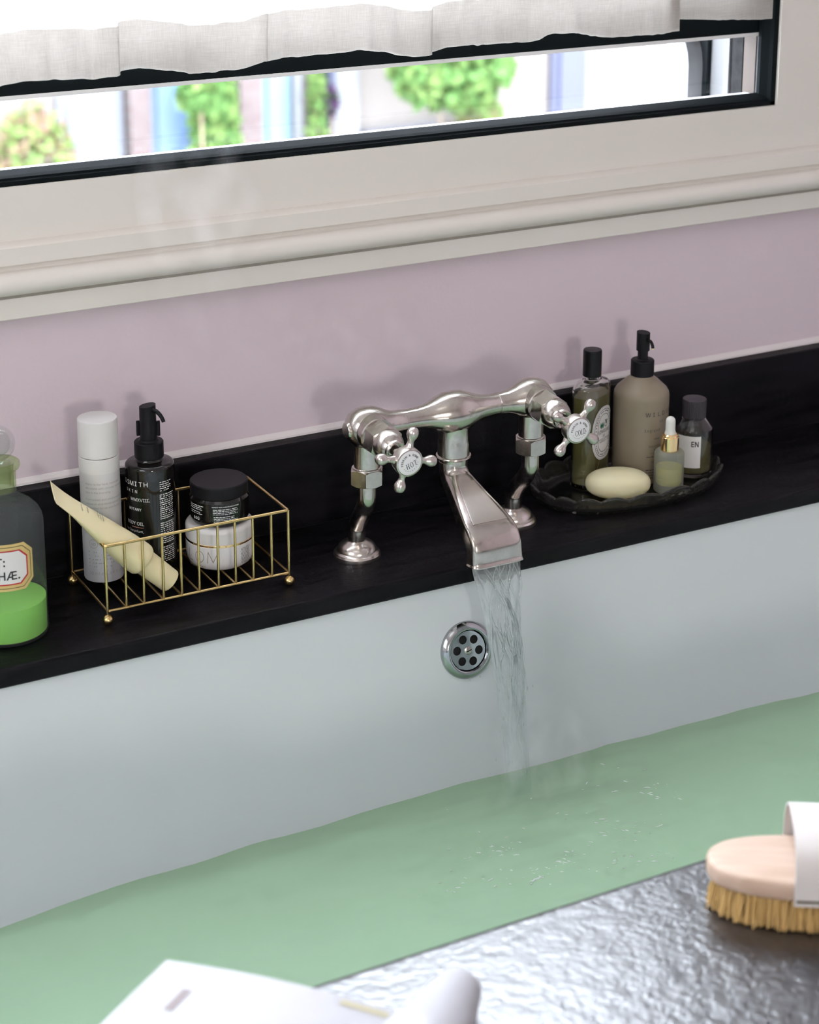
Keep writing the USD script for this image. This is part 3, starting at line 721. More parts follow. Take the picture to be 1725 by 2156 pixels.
for X, word, rotH, rotT in ((XL, 'HOT', -12.0, 20.0), (XR, 'COLD', -36.0, 9.0)):
    # neck, union nut, swan pipe, flange
    part(tp, 'neck', lathe([(0, 0.103), (0.0126, 0.103), (0.0126, 0.132), (0.0150, 0.140), (0, 0.142)], 40, (0, 0, 1), (X, TY, 0)), 'nickel')
    part(tp, 'union_nut', [move(hexprism(0.0295, 0.0885, 0.1045, 0.0018), (X, TY, 0)), move(lathe([(0, 0.1040), (0.0140, 0.1040), (0.0140, 0.1056), (0.0128, 0.1062), (0, 0.1062)], 40), (X, TY, 0))], 'nickel', 'hexagonal union nut', smooth=25)
    BX = math.copysign(0.0898, X)
    pp = spline([(X, TY, 0.090), (X, TY, 0.074), (X + (BX - X) * 0.15, TY + 0.006, 0.063), (X + (BX - X) * 0.85, TY + 0.0265, 0.040), (BX, TY + 0.0325, 0.029), (BX, TY + 0.0325, 0.004)], 36)
    part(tp, 'swan_pipe', tube(pp, 0.0088, 28), 'nickel', smooth=40)
    fl = [(r_f, z_f * 1.35) for r_f, z_f in [(0, 0.0), (0.0236, 0.0), (0.0239, 0.0012), (0.0236, 0.0030), (0.0222, 0.0044), (0.0205, 0.0050), (0.0198, 0.0056), (0.0194, 0.0070), (0.0180, 0.0090), (0.0150, 0.0108), (0.0118, 0.0118), (0.0096, 0.0128), (0, 0.0128)]]
    part(tp, 'base_flange', lathe(fl, 64, (0, 0, 1), (BX, TY + 0.0325, 0)), 'nickel_bright', 'stepped round base flange', smooth=28)
    # bonnet: collar, hexagon, dome, then the spindle
    o = np.array([X, TY, BZ + 0.0005])
    part(tp, 'bonnet', [orient(lathe([(0, 0.010), (0.0172, 0.010), (0.0172, 0.0215), (0.0165, 0.0228), (0, 0.0228)], 48), HD, o),
                        orient(hexprism(0.0300, 0.0225, 0.0420, 0.0014), HD, o),
                        orient(lathe([(0, 0.040), (0.0150, 0.040), (0.0149, 0.0450), (0.0140, 0.0500), (0.0122, 0.0545), (0.0100, 0.0570), (0.0096, 0.0592), (0.0086, 0.0604), (0.0070, 0.0598), (0.0066, 0.056), (0, 0.056)], 48), HD, o)], 'nickel', 'hexagonal valve bonnet', smooth=28)
    hub_o = o + HD * 0.074
    h = part(tp, 'cross_handle', [orient(lathe([(0, -0.018), (0.0048, -0.018), (0.0048, -0.004), (0.0070, -0.0015), (0.0108, 0.0), (0.0132, 0.0022), (0.0138, 0.006), (0.0138, 0.0120), (0.0135, 0.0130), (0.0124, 0.0133), (0.0121, 0.0126), (0, 0.0126)], 48), HD, hub_o)], 'nickel_bright', f'cross handle of the {word.lower()} tap', smooth=28)
    ex = np.array([1.0, 0, 0]); ey = np.cross(HD, ex) * 1.0
    if ey[2] < 0: ey = -ey
    ac = hub_o + HD * 0.0062
    arm = [(0.0, 0.011), (0.0044, 0.011), (0.0040, 0.0135), (0.0031, 0.0165), (0.0029, 0.0185), (0.0033, 0.0205), (0.0045, 0.0225), (0.0054, 0.0250), (0.0055, 0.0275), (0.0048, 0.0300), (0.0033, 0.0316), (0, 0.0322)]
    for q in range(4):
        an = math.radians(rotH + 90 * q)
        part(h, 'arm', orient(lathe(arm, 24), ex * math.cos(an) + ey * math.sin(an), ac), 'nickel_bright', smooth=40)
    dface = hub_o + HD * 0.0126
    part(h, 'index_disc', orient(lathe([(0, 0), (0.0120, 0), (0.0119, 0.0006), (0.0095, 0.0012), (0.006, 0.0016), (0, 0.0018)], 48), HD, dface), 'porcelain', f'white porcelain disc lettered {word}', smooth=60)
    an = math.radians(rotT); ux = ex * math.cos(an) + ey * math.sin(an); uy = -ex * math.sin(an) + ey * math.cos(an)
    lets = []
    wd = serif_word(word, 0.0056, 0.74 if word == 'HOT' else 0.66, 0.24 if word == 'HOT' else 0.10)
    wd.apply_translation((0.0008, -0.0045, 0)); lets.append(wd)
    ring_txt = 'PERRIN & ROWE'
    for k, ch in enumerate(ring_txt):
        if ch == ' ': continue
        g = flat_text(ch, 0.0019, True)
        g.apply_translation((-(g.vertices[:, 0].min() + g.vertices[:, 0].max()) / 2, 0, 0))
        th = math.radians(180 - 12 - k * (156.0 / (len(ring_txt) - 1)))
        R2 = trimesh.transformations.rotation_matrix(th - math.pi / 2, [0, 0, 1]); g.apply_transform(R2)
        g.apply_translation((0.0075 * math.cos(th), 0.0075 * math.sin(th), 0)); lets.append(g)
    for k in range(9):
        th = math.radians(-160 + k * 17.5)
        d = shape2d(Point(0.0079 * math.cos(th), 0.0079 * math.sin(th)).buffer(0.00035, 4)); lets.append(d)
    L = cat(lets)
    # follow the dome of the disc
    rad = np.hypot(L.vertices[:, 0], L.vertices[:, 1])
    dz = np.interp(rad, [0, 0.006, 0.0095, 0.0112], [0.0018, 0.0016, 0.0012, 0.0006]) + 0.00012
    W = dface + L.vertices[:, :1] * ux + L.vertices[:, 1:2] * uy + dz[:, None] * HD
    part(h, 'lettering', trimesh.Trimesh(W, L.faces, process=False), 'ink', smooth=False)
# collar and spout
part(tp, 'spout_collar', lathe([(0, 0.092), (0.0140, 0.092), (0.0143, 0.0985), (0.0172, 0.0990), (0.0176, 0.1002), (0.0172, 0.1014), (0.0158, 0.1020), (0.0157, 0.1150), (0.0150, 0.1170), (0.0150, 0.1290), (0.0172, 0.1360), (0, 0.138)], 56, (0, 0, 1), (0.0005, TY, 0)), 'nickel', smooth=28)
def sect(c, up_, hw, ht, n, N=56, bow=0.0):
    c, up_ = np.array(c, float), np.array(up_, float); up_ /= np.linalg.norm(up_)
    t = np.arange(N) * 2 * np.pi / N
    x = hw * np.sign(np.cos(t)) * np.abs(np.cos(t)) ** (2 / n); y = ht * np.sign(np.sin(t)) * np.abs(np.sin(t)) ** (2 / n)
    return c + x[:, None] * np.array([1.0, 0, 0]) + y[:, None] * up_
keys = [  # centre (y, z), outward 'top' direction (y, z), half width, half thickness, squareness
    ((-0.1450, 0.0950), (-1.0, 0.05), 0.0140, 0.0140, 2.0), ((-0.1458, 0.0880), (-1.0, 0.25), 0.0140, 0.0138, 2.1), ((-0.1500, 0.0800), (-0.8, 0.6), 0.0142, 0.0130, 2.4),
    ((-0.1600, 0.0735), (-0.55, 0.83), 0.0158, 0.0120, 3.0), ((-0.1760, 0.0655), (-0.45, 0.89), 0.0190, 0.0112, 3.8), ((-0.1940, 0.0570), (-0.43, 0.90), 0.0228, 0.0108, 4.6),
    ((-0.2090, 0.0500), (-0.45, 0.89), 0.0258, 0.0104, 5.2), ((-0.2170, 0.0455), (-0.60, 0.80), 0.0268, 0.0104, 5.4), ((-0.2225, 0.0405), (-0.82, 0.57), 0.0271, 0.0104, 5.4),
    ((-0.2250, 0.0350), (-0.97, 0.24), 0.0272, 0.0102, 5.2), ((-0.2258, 0.0290), (-1.0, 0.12), 0.0273, 0.0102, 5.0), ((-0.2264, 0.0225), (-1.0, 0.12), 0.0276, 0.0105, 5.0), ((-0.2268, 0.0196), (-1.0, 0.12), 0.0284, 0.0112, 5.0), ((-0.2269, 0.0184), (-1.0, 0.12), 0.0284, 0.0112, 5.0)]
kk = np.array([[*a, *b, c, d, e] for a, b, c, d, e in keys])
tt = np.linspace(0, len(kk) - 1, 60)
pin = PchipInterpolator(np.arange(len(kk)), kk)(tt)
rings = [sect((0, r[0], r[1]), (0, r[2], r[3]), r[4], r[5], r[6]) for r in pin]
# hollow mouth
for (yy, zz, hw, ht) in [(-0.2269, 0.0184, 0.0264, 0.0092), (-0.2266, 0.0230, 0.0258, 0.0086), (-0.2258, 0.0330, 0.0255, 0.0082)]:
    rings.append(sect((0, yy, zz), (0, -1.0, 0.12), hw, ht, 5.0))
spo = part(tp, 'spout', loft(rings, cap=True), 'nickel', 'flared flat spout turned down over the bath', smooth=40)
pn = [sect((0, r[0] + r[2] / np.hypot(r[2], r[3]) * r[5] * 1.0, r[1] + r[3] / np.hypot(r[2], r[3]) * r[5] * 1.0), (0, r[2], r[3]), max(r[4] - 0.0075, 0.003), 0.0006, 4.0) for r in pin if -0.214 < r[0] < -0.163]
part(spo, 'raised_panel', loft(pn, cap=True), 'nickel_bright', 'smooth raised panel along the top of the spout', smooth=40)

# running water: a sheet that gathers and twists as it falls
st = []
NS, NT = 64, 110
fs = np.random.default_rng(21)
ph = fs.uniform(0, 6.28, 8)
for i in range(NT):
    t = i / (NT - 1)
    z = 0.0215 + (WZ - 0.006 - 0.0215) * t
    y = -0.2266 - 0.050 * math.sqrt(max(t, 0)) * t ** 0.35
    hw = np.interp(t, [0, 0.12, 0.30, 0.6, 1.0], [0.0250, 0.0225, 0.0172, 0.0135, 0.0115])
    ht = np.interp(t, [0, 0.12, 0.30, 0.6, 1.0], [0.0078, 0.0060, 0.0052, 0.0050, 0.0050])
    xo = np.interp(t, [0, 0.3, 1.0], [0.0, 0.0018, 0.004])
    q = np.arange(NS) * 2 * np.pi / NS
    x = np.sign(np.cos(q)) * np.abs(np.cos(q)) ** 0.7; yv = np.sign(np.sin(q)) * np.abs(np.sin(q)) ** 0.7
    cord = 1 + 0.30 * np.sin(5 * q + 9 * t + ph[0]) * min(t * 6, 1) + 0.22 * np.sin(9 * q - 17 * t + ph[1]) * min(t * 5, 1) + 0.10 * np.sin(15 * q + 40 * t + ph[2])
    nz = meshkit.fbm(np.stack([np.cos(q) * 3.0, np.sin(q) * 3.0, np.full(NS, t * 13.0)], -1), 3, seed=8) - 0.5
    rip = cord + 0.9 * nz * min(t * 5, 1)
    st.append(np.stack([xo + hw * x * (1 + 0.16 * nz), y + ht * yv * rip, np.full(NS, z)], 1))
rw = thing('running_water', 'clear stream of water pouring from the tap spout into the bath', 'water', kind='stuff')
part(rw, 'stream', loft(st, cap=True), 'stream', smooth=True)
sd_ = []
for k in range(16):
    q0, wf, sp0 = fs.uniform(0, 6.28), fs.uniform(4, 11), fs.uniform(-0.9, 0.9)
    tt2 = np.linspace(0.01, fs.uniform(0.45, 0.9), 50)
    hw2 = np.interp(tt2, [0, 0.12, 0.30, 0.6, 1.0], [0.0250, 0.0225, 0.0172, 0.0135, 0.0115])
    xx = np.interp(tt2, [0, 0.3, 1.0], [0.0, 0.0018, 0.004]) + hw2 * np.clip(sp0 + 0.22 * np.sin(wf * tt2 * 3 + q0), -0.98, 0.98)
    yy2 = -0.2266 - 0.050 * np.sqrt(tt2) * tt2 ** 0.35 - 0.0065 * np.sqrt(np.clip(1 - sp0 ** 2, 0.1, 1)) - 0.001 * np.sin(wf * 5 * tt2 + q0)
    zz2 = 0.0195 + (WZ - 0.0275) * tt2
    sd_.append(tube(np.stack([xx, yy2, zz2], 1), 0.0004 + 0.0013 * np.sin(np.linspace(0.25, 3.1, 50)) * (0.5 + 0.5 * np.sin(tt2 * 40 + q0) ** 2), 8))
part(rw, 'strands', cat(sd_), 'strand', 'twisting strands on the front of the stream', smooth=True, kind='stuff')
dr = []
for _ in range(46):
    t = fs.uniform(0.25, 1); z = 0.02 + (WZ - 0.02) * t
    s = trimesh.creation.icosphere(1, fs.uniform(0.0006, 0.0016)); s.apply_scale((0.7, 0.7, 1.8))
    s.apply_translation((fs.normal(0.003, 0.016), -0.2266 - 0.05 * t ** 0.85 + fs.normal(0, 0.008), z)); dr.append(s)
part(rw, 'droplets', cat(dr), 'stream', smooth=True, kind='stuff')

# ------------------------------------------------------------------ brass wire basket
BX0, BX1, BY0, BY1 = -0.3585, -0.1775, -0.1440, -0.0455
ZB, ZT, WR = 0.0130, 0.0765, 0.00135
bk = thing('wire_basket', 'open brass wire basket on ball feet holding bottles and jars', 'basket')
ctr = [(BX0 + 0.02, BY0, ZT), (BX1, BY0, ZT), (BX1, BY1, ZT), (BX0, BY1, ZT), (BX0, BY0, ZT), (BX0 + 0.021, BY0, ZT)]
part(bk, 'rim', tube(rounded_path(ctr, 0.0025), 0.0015, 10), 'brass', smooth=50)
ctr = [(BX0 + 0.02, BY0, ZB), (BX1, BY0, ZB), (BX1, BY1, ZB), (BX0, BY1, ZB), (BX0, BY0, ZB), (BX0 + 0.021, BY0, ZB)]
part(bk, 'base_frame', tube(rounded_path(ctr, 0.0025), 0.00135, 10), 'brass', smooth=50)
for x in (BX0, BX1):
    for y in (BY0, BY1):
        part(bk, 'corner_post', tube([(x, y, 0.0085), (x, y, ZT)], WR, 10), 'brass', smooth=50)
        s = trimesh.creation.icosphere(3, 0.0050); s.apply_translation((x, y, 0.0049)); part(bk, 'ball_foot', s, 'brass', smooth=True)
for k in range(1, 10):
    x = BX0 + (BX1 - BX0) * k / 10 + 0.0006 * math.sin(k * 2.3)
    part(bk, 'wire', tube(rounded_path([(x, BY0, ZT), (x, BY0 + 0.0003, ZB - 0.0005), (x, BY1, ZB - 0.0005), (x, BY1, ZT)], 0.0025), 0.00125, 9), 'brass', smooth=50)
ZF = ZB + 0.0010     # top of the basket floor

def bottle_label(parent, meshes, m, name='lettering', label=None):
    return part(parent, name, cat(meshes), m, label, smooth=False)

# silver-white spray bottle
b = thing('spray_bottle', 'tall pale silver-white bottle with a plain white cap, in the basket', 'bottle', (-0.3350, -0.0690, ZF))
r = 0.0187
part(b, 'body', lathe([(0, 0), (r - 0.0018, 0), (r - 0.0005, 0.0006), (r, 0.002), (r, 0.1085), (0, 0.1085)], 64), 'pearl')
part(b, 'collar', lathe([(0, 0.1085), (r + 0.0001, 0.1085), (r + 0.0001, 0.1220), (r - 0.0004, 0.1224), (0, 0.1224)], 64), 'whiteplastic')
part(b, 'cap', lathe([(0, 0.1232), (r - 0.0002, 0.1232), (r, 0.1236), (r - 0.0001, 0.1572), (r - 0.0008, 0.1582), (0, 0.1584)], 64), 'whiteplastic')
ms = []
for k, tx in enumerate(['Apply to the face, neck and', 'décolleté with circular movements', 'Use in the morning']):
    ms.append(wrap(flat_text(tx, 0.0020), r, -0.62, 0.0980 - k * 0.0042))
for k, tx in enumerate(['Formulated and produced in the', 'research and development centre', 'Approved for all skin types']):
    ms.append(wrap(flat_text(tx, 0.0020), r, -0.62, 0.0828 - k * 0.0042))
ms.append(wrap(flat_text('Facial mist', 0.0020), r, -0.62, 0.0690))
ms.append(wrap(flat_text('50 ml e 1.69 fl.oz', 0.0031), r, -0.62, 0.0085))
ms.append(wrap(words(0.026, 0.0017, 5, 0.0036, 5), r, -0.62, 0.0305))
ring = Point(0, 0).buffer(0.0045, 24).difference(Point(0, 0).buffer(0.0040, 24))
mono = shape2d(densify(ring, 0.001)); mono.apply_translation((0.0045, 0, 0)); ms.append(wrap(mono, r, -0.55, 0.0395))
mt = flat_text('sb', 0.0032); ms.append(wrap(mt, r, -0.42, 0.0380))
bottle_label(b, ms, 'inkpale')

# black pump bottle
b = thing('pump_bottle', 'black glass pump bottle with white lettering, in the basket', 'bottle', (-0.2862, -0.0705, ZF))
r = 0.0232
part(b, 'body', lathe([(0, 0), (r - 0.003, 0), (r - 0.0008, 0.0010), (r, 0.003), (r, 0.1040), *arc(r - 0.004, 0.1040, 0.004, 0, 90, 6), (0.0140, 0.1092), (0.0132, 0.1100), (0.0128, 0.1120), (0, 0.1120)], 72), 'blackglass', smooth=40)
pm = part(b, 'pump_collar', lathe([(0, 0.1115), (0.0134, 0.1115), (0.0138, 0.1122), (0.0138, 0.1266), (0.0130, 0.1276), (0.0095, 0.1278), (0.0085, 0.1295), (0, 0.1295)], 56), 'mattblack', smooth=28)
part(pm, 'lock_clip', [lathe([(0, 0.1280), (0.0079, 0.1280), (0.0079, 0.1440), (0, 0.1440)], 40)] + [orient(bx(-0.0016, 0.0016, -0.0010, 0.0010, -0.0075, 0.0075, 0.0006), (0, 0, 1), s * 0.0096 * RIGHT + [0, 0, 0.1395]) for s in (-1, 1)], 'mattblack', smooth=28)
head = m3.Manifold.cylinder(0.020, 0.0079, 0.0077, 48).translate((0, 0, 0.1435))
cut = m3.Manifold.cube((0.05, 0.05, 0.02), True).translate((0, 0, 0.010)).rotate((0, -9, 0)).rotate((0, 0, -28)).translate((0, 0, 0.1622))
part(pm, 'pump_head', tm(head - cut), 'mattblack', smooth=30)
nd = RIGHT * 0.80 - np.array([0.472, 0.8816, 0]) * 0.60; nd /= np.linalg.norm(nd)
nz = [nd * d + [0, 0, z] for d, z in [(0.002, 0.1590), (0.0105, 0.1588), (0.0150, 0.1568), (0.0185, 0.1535), (0.0205, 0.1500)]]
part(pm, 'nozzle', tube(spline(nz, 20), np.linspace(0.0022, 0.0018, 20), 14), 'blackplastic', smooth=40)
ms = [wrap(spaced('WILDSMITH', 0.0046, 0.0050), r, 0.03, 0.0895, 'r'), wrap(spaced('SKIN', 0.0030, 0.0042), r, -0.42, 0.0826, 'r'),
      wrap(flat_text('MMXVIII.', 0.0032, False), r, 0.10, 0.0745, 'r'), wrap(flat_text('BOTANY', 0.0026, True), r, -0.26, 0.0650, 'r'),
      wrap(flat_text('BODY OIL', 0.0032, True), r, -0.17, 0.0505, 'r'), wrap(flat_text('Rose Geranium,', 0.0026), r, -0.20, 0.0432, 'r'),
      wrap(flat_text('Chamomile,', 0.0026), r, -0.38, 0.0370, 'r'), wrap(flat_text('for rest', 0.0026), r, -0.46, 0.0332, 'r'), wrap(flat_text('and still', 0.0026), r, -0.13, 0.0300, 'r'),
      wrap(words(0.013, 0.0012, 5, 0.0021, 31), r, 0.52, 0.0925), wrap(words(0.0165, 0.0012, 13, 0.0020, 32, jag=0.05), r, 0.50, 0.0800), wrap(words(0.0165, 0.0012, 11, 0.0020, 33, jag=0.05), r, 0.50, 0.0515), wrap(words(0.0165, 0.0012, 8, 0.0020, 34, jag=0.05), r, 0.50, 0.0270)]
bottle_label(b, ms, 'inkwhite')
bottle_label(b, [wrap(quad2d(0, 0.0135, 0, 0.0005, 10), r, -0.78, 0.0480)], 'inkpink', 'underline')

# white jar with a gold ring; the black jar stands on it
b = thing('white_jar', 'white cosmetic jar with a thin gold ring, under the black jar in the basket', 'jar', (-0.2247, -0.0885, ZF))
r = 0.0326
part(b, 'body', lathe([(0, 0), (r - 0.011, 0), (r - 0.007, 0.0008), (r - 0.003, 0.0038), (r - 0.0008, 0.0090), (r, 0.0150), (r, 0.0255), (r - 0.0006, 0.0262), (0, 0.0262)], 80), 'jarwhite')
part(b, 'ring', lathe([(0, 0.0262), (r - 0.0002, 0.0262), (r + 0.0001, 0.0266), (r + 0.0001, 0.0280), (r - 0.0002, 0.0284), (0, 0.0284)], 80), 'gold', 'thin gold ring below the lid')
part(b, 'lid', lathe([(0, 0.0284), (r - 0.0003, 0.0284), (r, 0.0290), (r, 0.0395), *arc(r - 0.004, 0.0395, 0.004, 0, 90, 6), (0, 0.0436)], 80), 'whiteplastic')
def thin_word(spec, h, wd):
    x, gs = 0, []
    from shapely import affinity
    G = {'L': ([[(0, 1), (0, 0), (0.5, 0)]], 0.5), 'O': ([[(0.42 + a, 0.5 + c) for a, c in oval(0.42, 0.5)]], 0.84), 'M': ([[(0, 0), (0.08, 1), (0.5, 0.1), (0.92, 1), (1.0, 0)]], 1.0),
         'E': ([[(0.5, 1), (0, 1), (0, 0), (0.5, 0)], [(0, 0.5), (0.42, 0.5)]], 0.5), 'V': ([[(0, 1), (0.38, 0), (0.76, 1)]], 0.76), ' ': ([], 0.35)}
    for ch in spec:
        l, wdt = G[ch]
        if l: gs.append(affinity.translate(strokes([[(p[0] * h, p[1] * h) for p in q] for q in l], wd), x, 0))
        x += (wdt + 0.34) * h
    return shape2d(densify(unary_union(gs), 0.002))
ms = [wrap(thin_word('EVE LOM', 0.0112, 0.0007), r, 0.08, 0.0105, 'r'), wrap(flat_text('RENOVATEUR', 0.0022), r, -0.33, 0.0052, 'r')]
bottle_label(b, ms, 'inkgold')
bottle_label(b, [wrap(words(0.012, 0.0008, 12, 0.0013, 41, jag=0.05), r, 0.76, 0.0220), ], 'inkgrey', 'small_print')
b = thing('black_jar', 'squat black glass jar with a flat matt lid, on top of the white jar', 'jar', (-0.2240, -0.0885, ZF + 0.0437))
r = 0.0282
part(b, 'body', lathe([(0, 0), (r - 0.006, 0), (r - 0.0022, 0.0012), (r - 0.0004, 0.0042), (r, 0.008), (r, 0.0245), (r - 0.0022, 0.0275), (0, 0.0278)], 80), 'blackglass')
part(b, 'lid', lathe([(0, 0.0280), (r - 0.0012, 0.0280), (r - 0.0006, 0.0285), (r - 0.0006, 0.0392), (r - 0.0016, 0.0402), (0, 0.0403)], 80), 'mattblack')
ms = [wrap(words(0.020, 0.0010, 3, 0.0018, 51), r, -0.80, 0.0210, 'c'), wrap(words(0.018, 0.0010, 2, 0.0018, 52), r, -0.80, 0.0148, 'c'), wrap(flat_text('60G', 0.0030, True), r, -0.92, 0.0072),
      wrap(flat_text('MASQUE NUIT HYDRATATION INTENSE', 0.0010, True), r, 0.32, 0.0215, 'c'), wrap(words(0.025, 0.0009, 4, 0.0016, 53, jag=0.08), r, 0.32, 0.0190, 'c'), wrap(words(0.025, 0.0009, 4, 0.0016, 54, jag=0.2), r, 0.32, 0.0115, 'c')]
bottle_label(b, ms, 'inkwhite')

# hand cream tube leaning on the left side of the basket
A = np.array([-0.2945, -0.1290, 0.0255]); DT = np.array([-0.7094, 0.0820, 0.6999]); DT /= np.linalg.norm(DT)
b = thing('cream_tube', 'cream yellow tube, cap down, leaning out over the left rim of the basket', 'tube', A)
yv = np.array([0.08, 1.0, 0.0]); yv -= DT * np.dot(yv, DT); yv /= np.linalg.norm(yv)
nv = np.cross(DT, yv)
if nv[2] < 0: nv = -nv
_tw = math.radians(9.5); yv, nv = yv * math.cos(_tw) + nv * math.sin(_tw), nv * math.cos(_tw) - yv * math.sin(_tw)
def tring(t, hw, ht, N=48, bend=0.0):
    q = np.arange(N) * 2 * np.pi / N
    return DT * t + np.outer(np.cos(q) * hw, yv) + np.outer(np.sin(q) * ht, nv) + nv * bend
part(b, 'cap', loft([tring(t, r_, r_) for t, r_ in [(-0.004, 0.0100), (-0.0036, 0.0108), (-0.003, 0.0112), (0.030, 0.0120), (0.0305, 0.0116)]]), 'cream', smooth=40)
body = [tring(0.0306, 0.0116, 0.0116), tring(0.0312, 0.0140, 0.0140), tring(0.0335, 0.0158, 0.0152), tring(0.037, 0.0163, 0.0154)]
for s in np.linspace(0, 1, 14)[1:]:
    t = 0.037 + s * 0.098
    body.append(tring(t, 0.0163 + 0.0052 * s, max(0.0154 * (1 - s ** 1.5), 0.0007), bend=0.001 * s * s))
body += [tring(0.142, 0.0215, 0.0007, bend=0.0012), tring(0.1445, 0.0213, 0.0006, bend=0.0022)]
part(b, 'body', loft(body), 'cream', smooth=50)
tl = []
for k, (t0, w_) in enumerate([(0.112, 0.014), (0.106, 0.012), (0.095, 0.017), (0.0925, 0.015), (0.090, 0.017)]):
    q = words(w_, 0.0012, 1, 0.002, 60 + k)
    s = (t0 - 0.037) / 0.098; lift = 0.0154 * (1 - s ** 1.5) + 0.001 * s * s + 0.0002
    o = A * 0 + DT * t0 + nv * lift
    v = q.vertices; tl.append(trimesh.Trimesh(o + (v[:, :1] - w_ / 2) * -yv + v[:, 1:2] * DT * 1.0, q.faces, process=False))
part(b, 'lettering', cat(tl), 'inkgrey', smooth=False)

# ------------------------------------------------------------------ apothecary bottle with green liquid
b = thing('apothecary_bottle', 'clear glass apothecary bottle, ball stopper, half full of bright green liquid', 'bottle', (-0.4425, -0.1150, 0))
r = 0.0362
part(b, 'body', lathe([(0, 0.0), (r - 0.004, 0.0), (r - 0.001, 0.0012), (r, 0.0040), (r, 0.108), (r - 0.0010, 0.1130), (r - 0.0035, 0.1180), (r - 0.0085, 0.1235), (r - 0.0155, 0.1285), (0.0165, 0.1315), (0.0148, 0.1335), (0.0144, 0.1375)], 80, cap=False), 'glassfog', smooth=50)
part(b, 'liquid', lathe([(0, 0.0025), (r - 0.0035, 0.0025), (r - 0.0012, 0.0045), (r - 0.0010, 0.0345), (r - 0.0022, 0.0350), (0, 0.0349)], 80), 'greenliquid', 'opaque bright green liquid', smooth=50)
part(b, 'neck', lathe([(0.0144, 0.1370), (0.0146, 0.1550), (0.0150, 0.1565), (0.0178, 0.1575), (0.0188, 0.1595), (0.0184, 0.1625), (0.0165, 0.1640), (0.0150, 0.1630), (0.0130, 0.1600), (0.0126, 0.1370)], 64, cap=False), 'glassgreen', 'green-stained neck with a thick lip', smooth=50)
stp = part(b, 'stopper', lathe([(0, 0.1400), (0.0098, 0.1400), (0.0112, 0.1600), (0.0108, 0.1635), (0.0070, 0.1650), (0.0062, 0.1662), *[(0.0158 * math.sin(math.radians(a)), 0.1805 - 0.0158 * math.cos(math.radians(a))) for a in np.linspace(25, 179, 24)], (0, 0.1963)], 56), 'glass', 'round glass ball stopper', smooth=50)
part(stp, 'ball_core', lathe([(0.0118 * math.sin(math.radians(a)), 0.1805 - 0.0118 * math.cos(math.radians(a))) for a in np.linspace(0, 180, 20)], 40), 'glass', smooth=50)
# paper label: gold border, red line, white field
def oct_(w_, h_, c):
    return Polygon([(-w_ / 2 + c, -h_ / 2), (w_ / 2 - c, -h_ / 2), (w_ / 2, -h_ / 2 + c), (w_ / 2, h_ / 2 - c), (w_ / 2 - c, h_ / 2), (-w_ / 2 + c, h_ / 2), (-w_ / 2, h_ / 2 - c), (-w_ / 2, -h_ / 2 + c)])
pl = oct_(0.062, 0.0440, 0.0085); LP, LZ = 0.10, 0.0772
def lab(g, lift): return wrap(shape2d(Polygon(densify(g.exterior, 0.003), [densify(i, 0.003) for i in g.interiors])), r, LP, LZ, 'c', lift=lift)
def strip(g, lift):
    """label shapes cut in narrow strips so that they bend round the bottle"""
    x0, y0, x1, y1 = g.bounds; ms = []
    for k in range(24):
        s = g.intersection(sbox(x0 + (x1 - x0) * k / 24, y0, x0 + (x1 - x0) * (k + 1) / 24, y1))
        for q in getattr(s, 'geoms', [s]):
            if q.area > 1e-9 and q.geom_type == 'Polygon': ms.append(shape2d(q))
    m = cat(ms); v = m.vertices; cx_ = 0.0
    phi = LP + v[:, 0] / r; rad = r + lift
    W = rad * (np.cos(phi)[:, None] * FACE + np.sin(phi)[:, None] * RIGHT); W[:, 2] = LZ + v[:, 1]
    return trimesh.Trimesh(W, m.faces, process=False)
lb = part(b, 'label', strip(pl, 0.0003), 'goldleaf', 'gold bordered paper label lettered in black', smooth=60)
i1 = oct_(0.0505, 0.0325, 0.0070); i2 = oct_(0.0480, 0.0300, 0.0066)
part(lb, 'white_field', strip(i1, 0.00045), 'labelwhite', smooth=60)
part(lb, 'red_border', strip(i1.difference(i2), 0.0006), 'red', smooth=60)
g1 = oct_(0.0570, 0.0390, 0.0078); part(lb, 'black_line', strip(g1.difference(g1.buffer(-0.0005)), 0.0006), 'ink', smooth=60)
part(lb, 'lettering', [wrap(flat_text('T:', 0.0075, True, 0.9), r, 0.24, LZ + 0.0020, 'r', lift=0.0007), wrap(flat_text('HÆ.', 0.0075, True, 0.95), r, 0.58, LZ - 0.0110, 'r', lift=0.0007)], 'ink', smooth=False)
#@@TRAY

